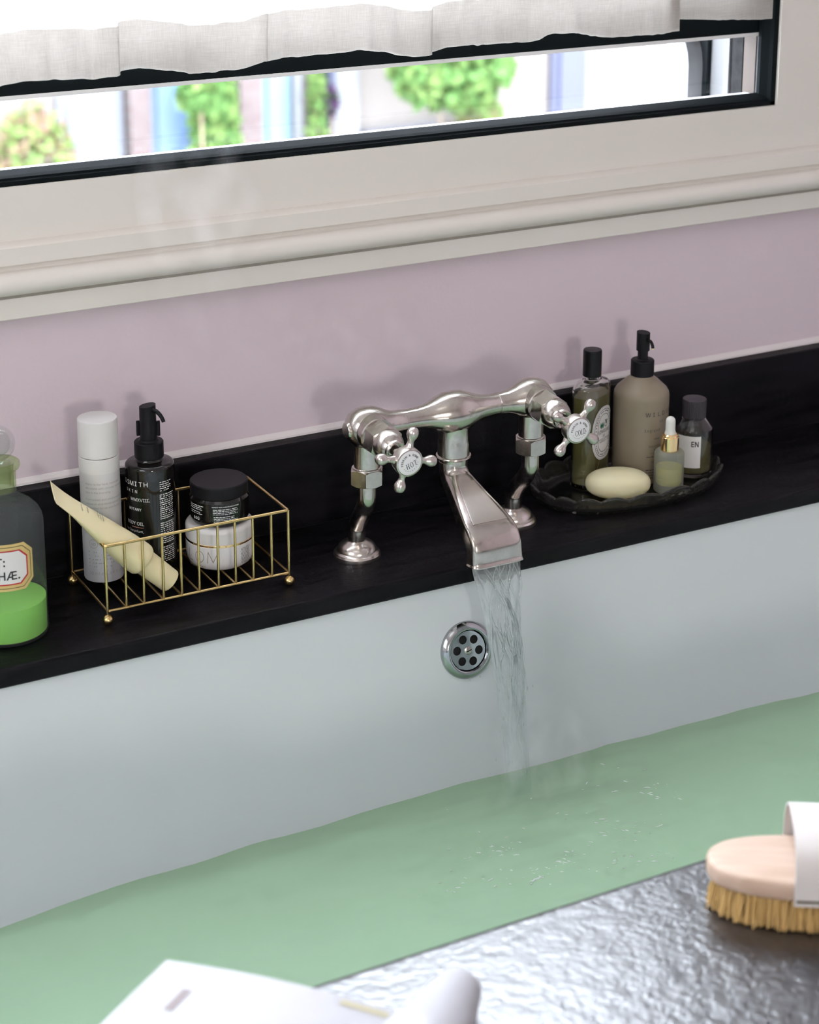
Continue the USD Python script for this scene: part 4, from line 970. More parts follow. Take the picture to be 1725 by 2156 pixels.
# ------------------------------------------------------------------ pressed glass tray and what stands on it
TRC = np.array([0.2430, -0.0925])
tr = thing('glass_tray', 'oval pressed glass tray with a scalloped rim, on the black shelf', 'tray', (TRC[0], TRC[1], 0))
NTR, TA, TB = 480, 0.1120, 0.0680
def tring2(a, b, z, scal=0.0, zs=0.0):
    t = np.arange(NTR) * 2 * np.pi / NTR
    lob = np.abs(np.sin(t * 10)) ** 0.9                      # 20 scallops
    k = 1 + scal * (lob - 0.5) + (0.007 * np.sin(t * 60) if abs(z - 0.0085) < 1e-6 else 0.0)
    x = a * np.sign(np.cos(t)) * np.abs(np.cos(t)) ** (2 / 2.3) * k; y = b * np.sign(np.sin(t)) * np.abs(np.sin(t)) ** (2 / 2.3) * k
    return np.stack([x, y, z + zs * (lob - 0.6)], 1)
tro = [(TA - 0.020, TB - 0.018, 0.0, 0, 0), (TA - 0.012, TB - 0.011, 0.0004, 0, 0), (TA - 0.0075, TB - 0.0068, 0.0030, 0.004, 0), (TA - 0.0045, TB - 0.004, 0.0085, 0.012, 0), (TA - 0.0015, TB - 0.0012, 0.0145, 0.024, 0.0020), (TA, TB, 0.0190, 0.03, 0.0050),
       (TA - 0.0006, TB - 0.0006, 0.0207, 0.03, 0.0052), (TA - 0.0025, TB - 0.0025, 0.0210, 0.03, 0.0052), (TA - 0.0042, TB - 0.0042, 0.0193, 0.028, 0.0050), (TA - 0.0065, TB - 0.006, 0.0130, 0.014, 0.001), (TA - 0.0105, TB - 0.0095, 0.0070, 0.006, 0), (TA - 0.016, TB - 0.0145, 0.0058, 0, 0), (TA - 0.05, TB - 0.035, 0.0056, 0, 0)]
part(tr, 'dish', loft([tring2(*q) for q in tro]), 'thickglass', smooth=True)
TZ = 0.0060

# flat oval cologne bottle with oval label
b = thing('cologne_bottle', 'flat clear bottle of olive cologne with an oval label and black cap, on the tray', 'bottle', (0.2115, -0.0690, TZ))
nb = np.array([0.45, -0.893, 0.0]); nb /= np.linalg.norm(nb); tb = np.array([0.893, 0.45, 0.0]); tb /= np.linalg.norm(tb)
ROT = math.atan2(tb[1], tb[0])
def fl(a, b_, z, n=3.0): return superring(a, b_, n, 72, z, (0, 0), ROT)
HA, HB = 0.0250, 0.0150
part(b, 'body', loft([fl(HA - 0.002, HB - 0.002, 0), fl(HA, HB, 0.002), fl(HA, HB, 0.108), fl(HA - 0.0008, HB - 0.0006, 0.1115), fl(HA - 0.004, HB - 0.003, 0.1150), fl(HA - 0.010, HB - 0.0055, 0.1168, 2.4), fl(0.0098, 0.0088, 0.1178, 2.0), fl(0.0088, 0.0088, 0.1186, 2), fl(0.0088, 0.0088, 0.1215, 2)] + [fl(0.0066, 0.0066, 0.1215, 2), fl(0.0066, 0.0066, 0.1170, 2), fl(HA - 0.011, HB - 0.0065, 0.1150, 2.4), fl(HA - 0.0045, HB - 0.0035, 0.1130), fl(HA - 0.0014, HB - 0.0014, 0.1085), fl(HA - 0.0013, HB - 0.0013, 0.0060), fl(HA - 0.0035, HB - 0.0035, 0.0034)], cap=True), 'bottleglass', smooth=50)
part(b, 'liquid', loft([fl(HA - 0.0035, HB - 0.0035, 0.0035), fl(HA - 0.00165, HB - 0.00165, 0.006), fl(HA - 0.00155, HB - 0.00155, 0.1005), fl(HA - 0.0019, HB - 0.0019, 0.1012)]), 'oliveliquid', 'olive green cologne', smooth=50)
part(b, 'cap', lathe([(0, 0.1212), (0.0097, 0.1212), (0.0100, 0.1216), (0.0100, 0.1490), (0.0094, 0.1502), (0, 0.1504)], 48), 'blackplastic', 'plain black cylindrical cap')
part(b, 'dip_stem', tube(spline([tb * -0.014 + nb * 0.0125 + [0, 0, 0.006], tb * -0.006 + nb * 0.0130 + [0, 0, 0.026], tb * 0.003 + nb * 0.0128 + [0, 0, 0.045]], 12), 0.0004, 6), 'stem', 'thin straw-coloured stem inside')
def face_y(x): return HB * np.maximum(1 - np.abs(x / HA) ** 3.0, 0) ** (1 / 3.0)
LCZ = 0.0600
def flat_lab(m, lift):
    v = m.vertices; x = v[:, 0] + 0.0015
    W = np.outer(x, tb) + np.outer(face_y(x) + lift, nb); W[:, 2] = LCZ + v[:, 1]
    return trimesh.Trimesh(W, m.faces, process=False)
def strip_f(g, lift):
    x0, y0, x1, y1 = g.bounds; ms = []
    for k in range(22):
        s = g.intersection(sbox(x0 + (x1 - x0) * k / 22, y0, x0 + (x1 - x0) * (k + 1) / 22, y1))
        for q in getattr(s, 'geoms', [s]):
            if q.geom_type == 'Polygon' and q.area > 1e-10: ms.append(shape2d(q))
    return flat_lab(cat(ms), lift)
OV = lambda a, c, e=2.5: Polygon([(a * np.sign(math.cos(t)) * abs(math.cos(t)) ** (2 / e), c * np.sign(math.sin(t)) * abs(math.sin(t)) ** (2 / e)) for t in np.linspace(0, 2 * math.pi, 60)[:-1]])
lb = part(b, 'label', strip_f(OV(0.0205, 0.0295), 0.0003), 'labelwhite', 'white oval label with black rings', smooth=60)
ln = [strip_f(OV(a, c).difference(OV(a - w_, c - w_)), 0.0005) for a, c, w_ in [(0.0178, 0.0266, 0.0006), (0.0128, 0.0212, 0.0006), (0.0196, 0.0286, 0.0002)]]
part(lb, 'black_rings', cat(ln), 'ink', smooth=60)
tx = []
for t_, h_, y_, sx_ in [('VINAIGRE', 0.0040, 0.0000, 0.85), ('DE', 0.0028, -0.0045, 0.9), ('TOILETTE', 0.0040, -0.0100, 0.85)]:
    m = flat_text(t_, h_, False, sx_); m.apply_translation((-(m.vertices[:, 0].max() + m.vertices[:, 0].min()) / 2, y_, 0)); tx.append(flat_lab(m, 0.0005))
for k in range(46):                                          # ring of small capitals
    th = 2 * math.pi * k / 46
    if k % 8 == 7: continue
    q = quad2d(-0.0006, 0.0006, -0.0008, 0.0008); q.apply_transform(trimesh.transformations.rotation_matrix(th, [0, 0, 1])); q.apply_translation((0.0153 * np.sign(math.cos(th)) * abs(math.cos(th)) ** 0.8, 0.0240 * np.sign(math.sin(th)) * abs(math.sin(th)) ** 0.8, 0)); tx.append(flat_lab(q, 0.0005))
fr_ = [Point(0.0035, 0.0085).buffer(0.0026, 12).difference(Point(0.0035, 0.0085).buffer(0.0019, 12)), Point(0.0042, 0.0118).buffer(0.0012, 8), Point(0.0060, 0.0128).buffer(0.0010, 8), Point(0.0026, 0.0134).buffer(0.0009, 8), Point(0.0052, 0.0100).buffer(0.0010, 8)]
tx.append(flat_lab(shape2d(unary_union(fr_)), 0.0005))
part(lb, 'lettering', cat(tx), 'ink', smooth=False)
lf = unary_union([Polygon([(-0.0040 + dx, 0.0050), (-0.0060 + dx, 0.0085), (-0.0040 + dx * 1.4, 0.0130), (-0.0028 + dx, 0.0085)]) for dx in (-0.0022, 0, 0.0022)])
part(lb, 'green_sprig', flat_lab(shape2d(lf), 0.0006), 'inkgreen', smooth=False)

# khaki pump bottle
b = thing('pump_bottle', 'matt khaki pump bottle with black pump, tallest on the glass tray', 'bottle', (0.2700, -0.0775, TZ))
r = 0.0298
part(b, 'body', lathe([(0, 0), (r - 0.003, 0), (r - 0.0008, 0.001), (r, 0.003), (r, 0.0935), (r - 0.0006, 0.0975), (r - 0.0028, 0.1015), (r - 0.0065, 0.1050), (0.0175, 0.1105), (0.0145, 0.1128), (0.0124, 0.1140), (0.0118, 0.1165), (0, 0.1165)], 80), 'khaki', smooth=45)
pm = part(b, 'pump_collar', lathe([(0, 0.1155), (0.0122, 0.1155), (0.0125, 0.1160), (0.0125, 0.1318), (0.0117, 0.1328), (0.0080, 0.1330), (0.0070, 0.1338), (0, 0.1338)], 56), 'mattblack', smooth=28)
part(pm, 'pump_stem', lathe([(0, 0.1330), (0.0055, 0.1330), (0.0055, 0.1440), (0, 0.1440)], 40), 'mattblack')
head = m3.Manifold.cylinder(0.022, 0.0071, 0.0071, 48).translate((0, 0, 0.1430))
cut = m3.Manifold.cube((0.05, 0.05, 0.02), True).translate((0, 0, 0.010)).rotate((0, -7, 0)).rotate((0, 0, 28 + 90)).translate((0, 0, 0.1628))
part(pm, 'pump_head', tm(head - cut), 'mattblack', smooth=30)
nd = FACE * 0.86 + RIGHT * 0.5; nd /= np.linalg.norm(nd)
nz = [nd * d + [0, 0, z] for d, z in [(0.005, 0.1560), (0.0120, 0.1560), (0.0155, 0.1535), (0.0170, 0.1495)]]
part(pm, 'nozzle', tube(spline(nz, 16), 0.0017, 12), 'blackplastic', smooth=40)
dp = trimesh.creation.icosphere(2, 0.0015); dp.apply_translation(nd * 0.0171 + [0, 0, 0.1488]); part(pm, 'drip', dp, 'cream', 'pale drip at the nozzle', smooth=True)
ms = [wrap(spaced('WILDSMITH', 0.0046, 0.0064), r, 0.05, 0.0775), wrap(spaced('SKIN', 0.0024, 0.0034), r, 0.62, 0.0700), wrap(flat_text('E n g l a n d', 0.0030, False, 0.8), r, 0.04, 0.0605),
      wrap(flat_text('HAND', 0.0018), r, 0.40, 0.0515), wrap(flat_text('SOLUTION', 0.0022), r, 0.20, 0.0430), wrap(flat_text('No', 0.0020), r, 0.42, 0.0392), wrap(quad2d(0, 0.007, 0, 0.0002, 4), r, 0.24, 0.0362), wrap(words(0.018, 0.0013, 1, 0.002, 71), r, 0.13, 0.0318),
      wrap(flat_text('250 ml', 0.0018), r, 0.30, 0.0255), wrap(words(0.024, 0.0010, 4, 0.0030, 72), r, 0.12, 0.0170)]
part(b, 'lettering', cat(ms), 'ink', smooth=False)

# small dropper bottle
b = thing('dropper_bottle', 'small frosted dropper bottle of yellow serum with gold collar, beside the soap', 'bottle', (0.2735, -0.1270, TZ))
r = 0.0158
part(b, 'body', lathe([(0, 0), (r - 0.0015, 0), (r, 0.0015), (r, 0.0420), *arc(r - 0.0035, 0.0420, 0.0035, 0, 90, 6), (0.0085, 0.0462), (0.0080, 0.0470), (0, 0.0470)], 64), 'frosted', smooth=45)
part(b, 'serum', lathe([(0, 0.0085), (r - 0.0032, 0.0085), (r - 0.0022, 0.0100), (r - 0.0020, 0.0275), (0, 0.0275)], 48), 'yellowserum', 'yellow serum')
part(b, 'collar', lathe([(0, 0.0455), (0.0094, 0.0455), (0.0097, 0.0459), (0.0097, 0.0608), (0.0093, 0.0613), (0.0088, 0.0615), (0.0088, 0.0628), (0.0072, 0.0640), (0, 0.0640)], 56), 'gold', 'polished gold collar', smooth=28)
part(b, 'dropper_bulb', lathe([(0, 0.0620), (0.0062, 0.0620), (0.0060, 0.0650), (0.0052, 0.0680), (0.0051, 0.0780), *arc(0.0, 0.0780, 0.0051, 0, 90, 9)], 40), 'silicone', 'white rubber bulb', smooth=60)
part(b, 'lettering', [wrap(flat_text('N', 0.0042), r, -0.95, 0.0300), wrap(words(0.010, 0.0007, 3, 0.004, 81), r, -1.1, 0.0200)], 'inkpale', smooth=False)

# clear bottle with a black ribbed cap
b = thing('toner_bottle', 'clear bottle of pale amber toner with black ribbed cap, right end of the tray', 'bottle', (0.3270, -0.0960, TZ))
r = 0.0210
part(b, 'body', lathe([(0, 0.0), (r - 0.0022, 0), (r, 0.0022), (r, 0.0520), (r - 0.0005, 0.0540), (r - 0.0075, 0.0635), (0.0118, 0.0650), (0.0115, 0.0680), (0.0095, 0.0680), (0.0095, 0.0640), (r - 0.0090, 0.0622), (r - 0.0020, 0.0530), (r - 0.0014, 0.0515), (r - 0.0013, 0.0062), (r - 0.0035, 0.0040), (0, 0.0040)], 72), 'bottleglass', smooth=50)
part(b, 'liquid', lathe([(0, 0.0042), (r - 0.0035, 0.0042), (r - 0.0017, 0.0062), (r - 0.0016, 0.0335), (r - 0.0022, 0.0338), (0, 0.0337)], 64), 'amberliquid', 'pale amber toner')
NCAP = 120; cr = []
for rad, z, a in [(0.0, 0.0645, 0), (0.0128, 0.0645, 1), (0.0131, 0.0652, 1), (0.0131, 0.0840, 1), (0.0125, 0.0850, 0.3), (0.0, 0.0852, 0)]:
    q = np.arange(NCAP) * 2 * np.pi / NCAP; rr2 = max(rad, 1e-6) - 0.0005 * a * (0.5 + 0.5 * np.cos(q * 40))
    cr.append(np.stack([rr2 * np.cos(q), rr2 * np.sin(q), np.full(NCAP, z)], 1))
part(b, 'cap', loft(cr), 'ribbedcap', 'dark ribbed screw cap', smooth=20)
lb = part(b, 'label', wrap(quad2d(-0.0135, 0.0135, 0, 0.036, 14), r, -0.38, 0.0125, 'c', lift=0.0003), 'labelwhite', 'white paper label', smooth=60)
part(lb, 'lettering', [wrap(flat_text('EN', 0.0058, True, 0.8), r, 0.14, 0.0370, 'r', lift=0.0006)], 'ink', smooth=False)

# soap
srings = []
for s in np.linspace(-1, 1, 25):
    k = max(1 - abs(s) ** 2.4, 0.0) ** (1 / 2.4)
    srings.append(superring(0.0345 * max(k, 0.02), 0.0235 * max(k, 0.02), 2.15, 64, 0.0150 + 0.0148 * s, (0, 0), math.radians(-24)))
b = thing('soap_bar', 'plump oval cream yellow bar of soap on the glass tray', 'soap', (0.2160, -0.1165, 0.0062))
part(b, 'bar', loft(srings), 'soap', smooth=True)

# ------------------------------------------------------------------ body brush on the near ledge
BU = np.array([0.846, -0.5333, 0]); BV = np.array([0.5333, 0.846, 0]); BRZ = math.degrees(math.atan2(BU[1], BU[0]))
b = thing('body_brush', 'oval beech body brush with straw bristles and a white cotton hand strap', 'brush', (-0.0790, -0.7935, 0.0), BRZ)
ZWB, ZWT = 0.0225, 0.0365
wr_ = []
for k, z in [(0.90, ZWB), (0.955, ZWB + 0.0006), (0.985, ZWB + 0.002), (1.0, ZWB + 0.005), (1.0, ZWB + 0.0085), (0.985, ZWT - 0.0022), (0.95, ZWT - 0.0006), (0.89, ZWT + 0.0002), (0.5, ZWT + 0.0012), (0.05, ZWT + 0.0015)]:
    wr_.append(superring(0.0755 - 0.0325 * (1 - k), 0.0325 * k, 2.35, 96, z))
part(b, 'handle_block', loft(wr_), 'wood', 'oval beech wood block', smooth=40)
br_rng = np.random.default_rng(17)
def tuft(px, py, lean):
    ms = []
    base = np.array([px, py])
    for _ in range(15):
        o = br_rng.normal(0, 0.0013, 2); sp_ = br_rng.normal(0, 0.0013, 2)
        p0 = np.r_[base + o * 0.7, ZWB + 0.0005]; p1 = np.r_[base + o + lean * 0.5 + sp_ * 0.3, 0.012]; p2 = np.r_[base + o * 1.3 + lean * 1.15 + sp_, br_rng.uniform(0.0004, 0.0022)]
        ms.append(tube([p0, p1, p2], [0.0006, 0.00065, 0.00045], 4))
    return cat(ms)
spots = []
for rad_, cnt in [(0.91, 62), (0.74, 48), (0.55, 36), (0.36, 24), (0.16, 12)]:
    # equal steps along the oval
    q = superring(0.0755 * rad_, 0.0325 * rad_ * (0.93), 2.35, 720, 0)[:, :2]
    L = np.r_[0, np.cumsum(np.linalg.norm(np.diff(np.vstack([q, q[:1]]), axis=0), axis=1))]
    for k in range(cnt):
        i = int(np.searchsorted(L, L[-1] * k / cnt)) % 720
        spots.append((q[i], rad_))
for q, rad_ in spots:
    d = q / np.array([0.0755, 0.0325]); ln_ = np.linalg.norm(d) + 1e-9
    part(b, 'bristle_tuft', tuft(q[0], q[1], d / ln_ * np.array([0.0020, 0.0032]) * rad_), 'bristle', smooth=60)
SW = 0.0195
cp = spline([(-0.0338, 0.0215), (-0.0342, 0.030), (-0.0342, 0.0420), (-0.0315, 0.0530), (-0.0225, 0.0625), (-0.006, 0.0690), (0.012, 0.0700), (0.025, 0.0630), (0.0330, 0.0470), (0.0340, 0.034), (0.0338, 0.0240)], 44)
def strap(x0, x1, thick):
    t = np.gradient(cp, axis=0); t /= np.linalg.norm(t, axis=1, keepdims=True); nn = np.stack([-t[:, 1], t[:, 0]], 1)
    rg = []
    for p, n2 in zip(cp, nn):
        a_2, b_2 = p + n2 * thick / 2, p - n2 * thick / 2
        rg.append([(x0, *a_2), (x1, *a_2), (x1, *b_2), (x0, *b_2)])
    return loft(np.array(rg))
s1 = part(b, 'hand_strap', strap(-SW, SW, 0.0014), 'canvas', 'white cotton strap arched over the brush', smooth=30)
part(s1, 'stitch', bx(-SW + 0.0015, SW - 0.008, -0.0352, -0.0345, 0.0245, 0.0262), 'stitch', 'dark stitching at the foot of the strap', smooth=False)

# ------------------------------------------------------------------ magazine on the near ledge, its pages lifting over the bath
b = thing('magazine', 'open white magazine on the near ledge, page corner lifted over the bath', 'magazine')
def sheet(fn, nu, nv, th=0.00025):
    u, v = np.meshgrid(np.linspace(0, 1, nu), np.linspace(0, 1, nv), indexing='ij')
    p = fn(u, v).reshape(-1, 3); n = nu * nv
    F = grid_faces(nu, nv)
    e = np.array([i * nv for i in range(nu)] + [(nu - 1) * nv + j for j in range(1, nv)] + [i * nv + nv - 1 for i in range(nu - 2, -1, -1)] + [j for j in range(nv - 2, 0, -1)])
    e2 = np.roll(e, -1)
    side = np.vstack([np.stack([e, e2, e2 + n], 1), np.stack([e, e2 + n, e + n], 1)])
    return trimesh.Trimesh(np.vstack([p, p - [0, 0, th]]), np.vstack([F, F[:, ::-1] + n, side]), process=False)
PA = np.array([-0.5147, -0.6943, 0.040]); PL = np.array([-0.5780, -0.7290, 0.040]); PR = np.array([-0.4030, -0.7920, 0.027])
eL = (PL - PA); eR = (PR - PA)
def page_fn(u, v):
    # u along the left edge away from the bath, v along the right edge
    z = 0.040 - 0.030 * u - 0.013 * v + 0.004 * np.sin(math.pi * v) * (1 - u)
    xy = PA[:2] + u[..., None] * eL[:2] * 3.1 + v[..., None] * eR[:2]
    return np.concatenate([xy, np.maximum(z, 0.0085)[..., None]], -1)
part(b, 'page', sheet(page_fn, 30, 30), 'paper', smooth=True)
def page2_fn(u, v):
    z = 0.0275 - 0.016 * u - 0.010 * v
    o = np.array([-0.4420, -0.7515]); a1 = np.array([-0.078, -0.045]); a2 = np.array([0.075, -0.0635])
    xy = o + u[..., None] * a1 * 2.2 + v[..., None] * a2
    return np.concatenate([xy, np.maximum(z, 0.0080)[..., None]], -1)
part(b, 'page', sheet(page2_fn, 16, 16), 'paper', smooth=True)
pf = page_fn(np.array([0.28]), np.array([0.10]))[0]
def on_page(m, u0, v0, s):
    uv = np.stack([u0 + m.vertices[:, 1] * s / 0.22, v0 + m.vertices[:, 0] * s / 0.15], 1)
    w_ = page_fn(uv[:, 0], uv[:, 1]) + [0, 0, 0.0004]; return trimesh.Trimesh(w_, m.faces, process=False)
part(b, 'picture', on_page(quad2d(0, 0.0060, 0, 0.0190, 3), 0.10, 0.175, 1.0), 'papergrey', 'small grey picture printed on the page', smooth=False)
part(b, 'picture', on_page(quad2d(0, 0.030, 0, 0.004, 6), 0.015, 0.78, 1.0), 'paperyellow', 'yellow printed strip', smooth=False)
# leaf curled over into a roll
FAR, NEAR = np.array([-0.3500, -0.7740, 0.010]), np.array([-0.4330, -0.8580, 0.010])
axd = (NEAR - FAR) / np.linalg.norm(NEAR - FAR); sd = np.cross([0, 0, 1], axd); 
if sd[0] < 0: sd = -sd
def curl(u, v):
    rad = 0.0140 + 0.0140 * np.minimum(u * 1.3, 1); th = math.radians(205) - v * math.radians(250)
    c = FAR + u[..., None] * (NEAR - FAR)
    zc = 0.0012 + rad
    out = c + (rad * np.cos(th) * 1.05)[..., None] * sd
    out[..., 2] = zc + rad * np.sin(th)
    return out
part(b, 'curled_leaf', sheet(curl, 20, 40), 'paper', 'leaf curled over into a roll', smooth=True)
gl = []
for k in range(7):
    gl.append((0.06 + 0.11 * k, 0.05))
def curl_quad(u0, u1, v0, v1):
    m = quad2d(u0, u1, v0, v1, 2); p = curl(m.vertices[:, 0], m.vertices[:, 1])
    cdir = p - (FAR + m.vertices[:, :1] * (NEAR - FAR)); cdir[:, 2] = p[:, 2] - 0.012
    cdir /= np.linalg.norm(cdir, axis=1, keepdims=True); return trimesh.Trimesh(p + cdir * 0.0006, m.faces, process=False)
part(b, 'print', cat([curl_quad(u0, u0 + 0.05, 0.12, 0.16) for u0, _ in gl]), 'inkgrey', smooth=False)
part(b, 'page_stack', bx(-0.80, -0.40, -1.06, -0.865, 0.0006, 0.0080), 'paper', smooth=False)

# ------------------------------------------------------------------ across the street
YB = 10.0
h = thing('house', 'pale rendered house front with blue doors across the street', 'building')
part(h, 'wall', bx(-6, 14, YB, YB + 0.3, -4.5, 2.4), 'render', smooth=False)
part(h, 'parapet', bx(-6, 14, YB - 0.10, YB, 2.4, 2.6), 'render', smooth=False)
def door(x0, x1, m, lab, d=0.05):
    p = part(h, 'door', bx(x0, x1, YB - d, YB, -4.4, -0.6), m, lab, smooth=False)
    part(p, 'door_panel', bx(x0 + 0.06, x1 - 0.06, YB - d - 0.02, YB - d, -2.6, -0.9), m, smooth=False)
door(2.84, 3.27, 'lilac', 'pale grey boarded door')
door(3.44, 4.03, 'bluedoor', 'blue door between brick piers')
door(4.22, 4.45, 'tealdoor', 'sky blue door')
door(6.52, 6.82, 'navy', 'dark navy door in the cream wall')
for x0, x1 in ((3.29, 3.43), (4.05, 4.21)):
    part(h, 'brick_pier', bx(x0, x1, YB - 0.14, YB, -4.4, 0.2), 'brickpillar', smooth=False)
part(h, 'post', bx(4.46, 4.52, YB - 0.10, YB, -4.4, -0.2), 'whitepost', smooth=False)
part(h, 'post', bx(4.76, 4.93, YB - 0.12, YB, -4.4, -0.2), 'whitepost', smooth=False)
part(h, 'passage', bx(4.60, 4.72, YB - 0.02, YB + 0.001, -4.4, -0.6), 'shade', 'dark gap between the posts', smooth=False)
part(h, 'post', bx(4.705, 4.75, YB - 0.13, YB, -4.4, -0.2), 'navy', smooth=False)
part(h, 'low_wall', bx(4.98, 5.60, YB - 0.3, YB, -4.4, -1.78), 'lilac', smooth=False)
solo('street', bx(-12, 20, 0.6, 30, -4.7, -4.5), 'road', 'pale paved street below the window', kind='structure', smooth=False)
lr = np.random.default_rng(5)
def shrub(name, label, c, rad, n, mats, size, cat_='plant', stem=True):
    t = thing(name, label, cat_)
    c, rad = np.array(c), np.array(rad)
    for mname, frac in mats:
        k = int(n * frac * 1.5)
        d = lr.normal(0, 1, (k, 3)); d /= np.linalg.norm(d, axis=1, keepdims=True)
        p = c + d * rad * lr.uniform(0.3, 1, (k, 1)) ** 0.5
        a = lr.normal(0, 1, (k, 3)); a /= np.linalg.norm(a, axis=1, keepdims=True)
        e = np.cross(a, lr.normal(0, 1, (k, 3))); e /= np.linalg.norm(e, axis=1, keepdims=True)
        s = size * lr.uniform(0.6, 1.3, (k, 1))
        v = np.stack([p - a * s, p + e * s * 0.55, p + a * s, p - e * s * 0.55], 1).reshape(-1, 3)
        i = np.arange(k) * 4
        f = np.vstack([np.stack([i, i + 1, i + 2], 1), np.stack([i, i + 2, i + 3], 1)])
        part(t, 'foliage' if mname.startswith('leaf') else 'blossom', trimesh.Trimesh(v, f, process=False), mname, smooth=False, kind='stuff')
    part(t, 'stem', tube([(c[0], c[1], -4.45), (c[0] + 0.02, c[1] + rad[1] * 0.5, c[2] - rad[2] * 0.5), (c[0], c[1] + rad[1] * 0.6, c[2] + rad[2] * 0.2)], [0.012, 0.009, 0.005], 8), 'bark')
shrub('flowering_shrub', 'yellow and orange flowering shrub at the far left of the street view', (2.55, YB - 0.45, -1.72), (0.27, 0.25, 0.42), 620, [('leaflime', 0.40), ('leafyellow', 0.35), ('petal', 0.25)], 0.045)
shrub('flowering_shrub', 'low pale yellow shrub before the grey door', (3.02, YB - 0.35, -2.02), (0.13, 0.12, 0.24), 160, [('leafyellow', 0.7), ('petal', 0.3)], 0.04)
shrub('climbing_plant', 'bright green climber hanging over the blue door', (3.80, YB - 0.28, -1.62), (0.17, 0.16, 0.50), 560, [('leafgreen', 0.55), ('leaflime', 0.45)], 0.05)
shrub('climbing_plant', 'green sprays over the brick pier left of the climber', (3.58, YB - 0.62, -1.30), (0.17, 0.10, 0.15), 200, [('leafgreen', 0.8), ('leaflime', 0.2)], 0.05)
shrub('climbing_plant', 'narrow green climber beside the white post', (4.57, YB - 0.22, -1.62), (0.06, 0.08, 0.5), 220, [('leaflime', 0.7), ('leafgreen', 0.3)], 0.04)
shrub('flower_pot_plant', 'small purple flowering plant in the dark gap', (4.66, YB - 0.25, -1.52), (0.05, 0.06, 0.10), 70, [('petalpurple', 0.7), ('leafgreen', 0.3)], 0.035)
shrub('tree', 'leafy green tree in front of the cream wall', (5.36, YB - 0.62, -1.28), (0.46, 0.35, 0.30), 1000, [('leafgreen', 0.6), ('leaflime', 0.4)], 0.055, 'tree')
shrub('tree', 'small yellow-green tree right of the leafy tree', (5.80, YB - 0.26, -1.74), (0.17, 0.12, 0.28), 330, [('leaflime', 0.45), ('leafyellow', 0.55)], 0.05, 'tree')

# ------------------------------------------------------------------ steam: narrow drifting wisps
def wisp_mat(name, amount, seed):
    return mat(name, {
        'uv': ('attribute', {'attribute': 'st'}), 's': ('separate_xyz', {}), 'g': ('geometry', {}),
        'a1': ('math', {'math_type': 'multiply', 'value2': math.pi}), 'a2': ('math', {'math_type': 'sine'}), 'a3': ('math', {'math_type': 'power', 'value2': 1.6}),
        'b1': ('math', {'math_type': 'multiply', 'value2': math.pi}), 'b2': ('math', {'math_type': 'sine'}),
        'mp': ('mapping', {'location': (seed * 1.3, seed, 0.0), 'scale': (50.0, 50.0, 30.0)}), 'n': ('noise_texture', {'scale': 1.0, 'detail': 2.0}), 'r': ('map_range', {'from_min': 0.3, 'from_max': 0.7, 'clamp': True}),
        'm1': ('math', {'math_type': 'multiply'}), 'm2': ('math', {'math_type': 'multiply'}), 'm3': ('math', {'math_type': 'multiply', 'value2': amount}),
        't': ('transparent_bsdf', {'color': (1, 1, 1)}), 'd': ('diffuse_bsdf', {'color': (0.95, 0.95, 0.96)}), 'tl': ('translucent_bsdf', {'color': (0.9, 0.9, 0.92)}), 'md': ('add_closure', {}), 'mx': ('mix_closure', {})},
        [('uv.vector', 's.vector'), ('s.x', 'a1.value1'), ('a1.value', 'a2.value1'), ('a2.value', 'a3.value1'), ('s.y', 'b1.value1'), ('b1.value', 'b2.value1'),
         ('g.position', 'mp.vector'), ('mp.vector', 'n.vector'), ('n.fac', 'r.value'), ('a3.value', 'm1.value1'), ('b2.value', 'm1.value2'), ('m1.value', 'm2.value1'), ('r.result', 'm2.value2'), ('m2.value', 'm3.value1'),
         ('d.BSDF', 'md.closure1'), ('tl.BSDF', 'md.closure2'), ('m3.value', 'mx.fac'), ('t.BSDF', 'mx.closure1'), ('md.closure', 'mx.closure2')], surface='mx.closure')
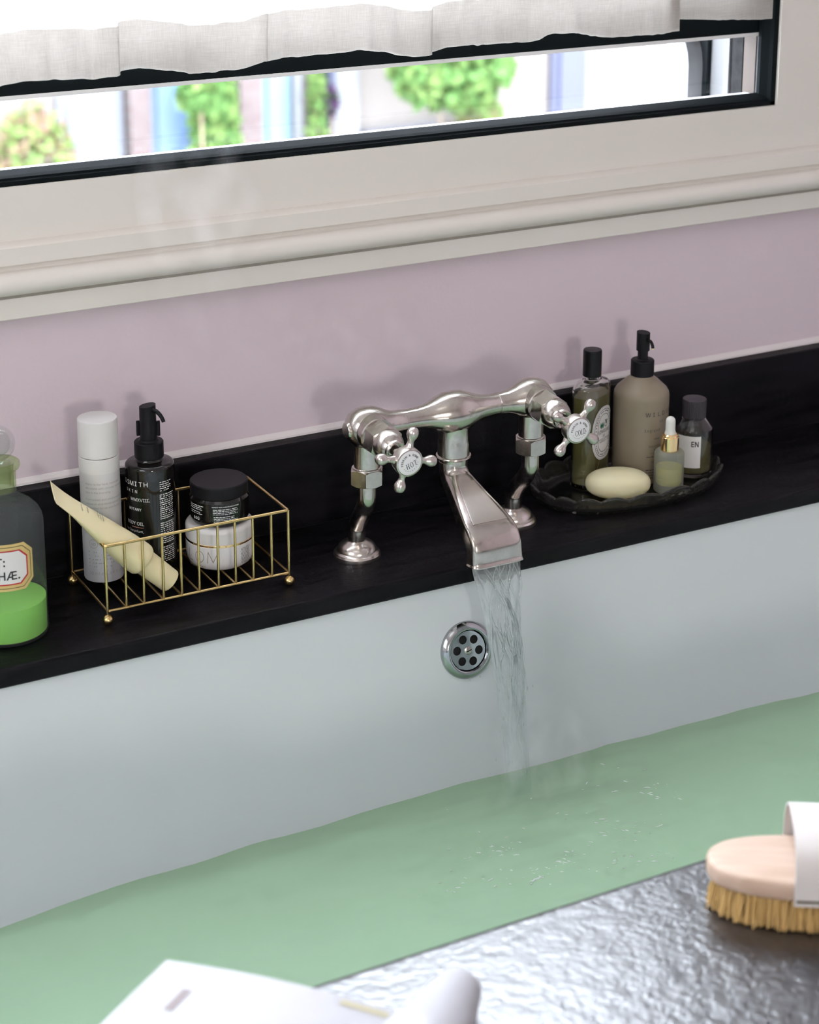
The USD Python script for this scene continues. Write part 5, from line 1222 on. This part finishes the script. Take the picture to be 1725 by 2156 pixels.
def steam(label, paths, width, amount, seed):
    t = thing('steam', label, 'steam', kind='stuff')
    for k, pts in enumerate(paths):
        c = spline(pts, 40); tn = np.gradient(c, axis=0); tn /= np.linalg.norm(tn, axis=1, keepdims=True)
        sdv = np.cross(tn, [0.25, 1.0, 0.0]); sdv /= np.linalg.norm(sdv, axis=1, keepdims=True)
        u = np.linspace(0, 1, 7); vv = np.linspace(0, 1, 40)
        wd = width * (0.6 + 0.5 * np.sin(vv * 5 + k * 1.7 + seed) ** 2)
        p = c[:, None] + (u[None, :, None] - 0.5) * (wd[:, None, None] * sdv[:, None]) + np.array([0, 1.0, 0]) * (0.003 * np.sin(u * 3.1))[None, :, None]
        uv = np.stack(np.broadcast_arrays(u[None, :], vv[:, None]), -1).reshape(-1, 2)
        q = path_for(t, 'wisp')
        usdkit.mesh(stage, q, trimesh.Trimesh(p.reshape(-1, 3), grid_faces(40, 7), process=False), wisp_mat(f'steam_wisp_{seed}_{k}', amount, seed + k), smooth=True, uv=uv)
steam('faint steam wisps curling up before the window casing', [
    [(-0.205, -0.08, 0.200), (-0.235, -0.08, 0.262), (-0.215, -0.078, 0.315), (-0.245, -0.075, 0.372), (-0.215, -0.07, 0.420)],
    [(-0.190, -0.07, 0.225), (-0.200, -0.07, 0.290), (-0.235, -0.07, 0.340), (-0.205, -0.07, 0.385), (-0.190, -0.07, 0.425)],
    [(-0.265, -0.065, 0.230), (-0.255, -0.065, 0.300), (-0.275, -0.065, 0.360), (-0.245, -0.065, 0.415)],
    [(-0.225, -0.06, 0.290), (-0.180, -0.06, 0.345), (-0.195, -0.06, 0.400)]], 0.046, 0.062, 3)
steam('faint steam drifting over the pink wall behind the tap', [
    [(-0.065, -0.075, 0.155), (-0.095, -0.075, 0.190), (-0.135, -0.075, 0.212), (-0.185, -0.075, 0.240)],
    [(-0.020, -0.08, 0.165), (-0.060, -0.08, 0.185), (-0.080, -0.08, 0.215), (-0.140, -0.08, 0.245)],
    [(0.020, -0.07, 0.180), (-0.015, -0.07, 0.205), (-0.030, -0.07, 0.240)]], 0.046, 0.062, 5)
steam('haze of steam over the water where the stream lands', [
    [(-0.025, -0.305, -0.205), (-0.020, -0.300, -0.150), (-0.030, -0.295, -0.095)],
    [(0.015, -0.315, -0.205), (0.005, -0.305, -0.150), (0.012, -0.300, -0.080)],
    [(0.045, -0.310, -0.207), (0.050, -0.300, -0.160), (0.038, -0.295, -0.110)]], 0.050, 0.12, 8)
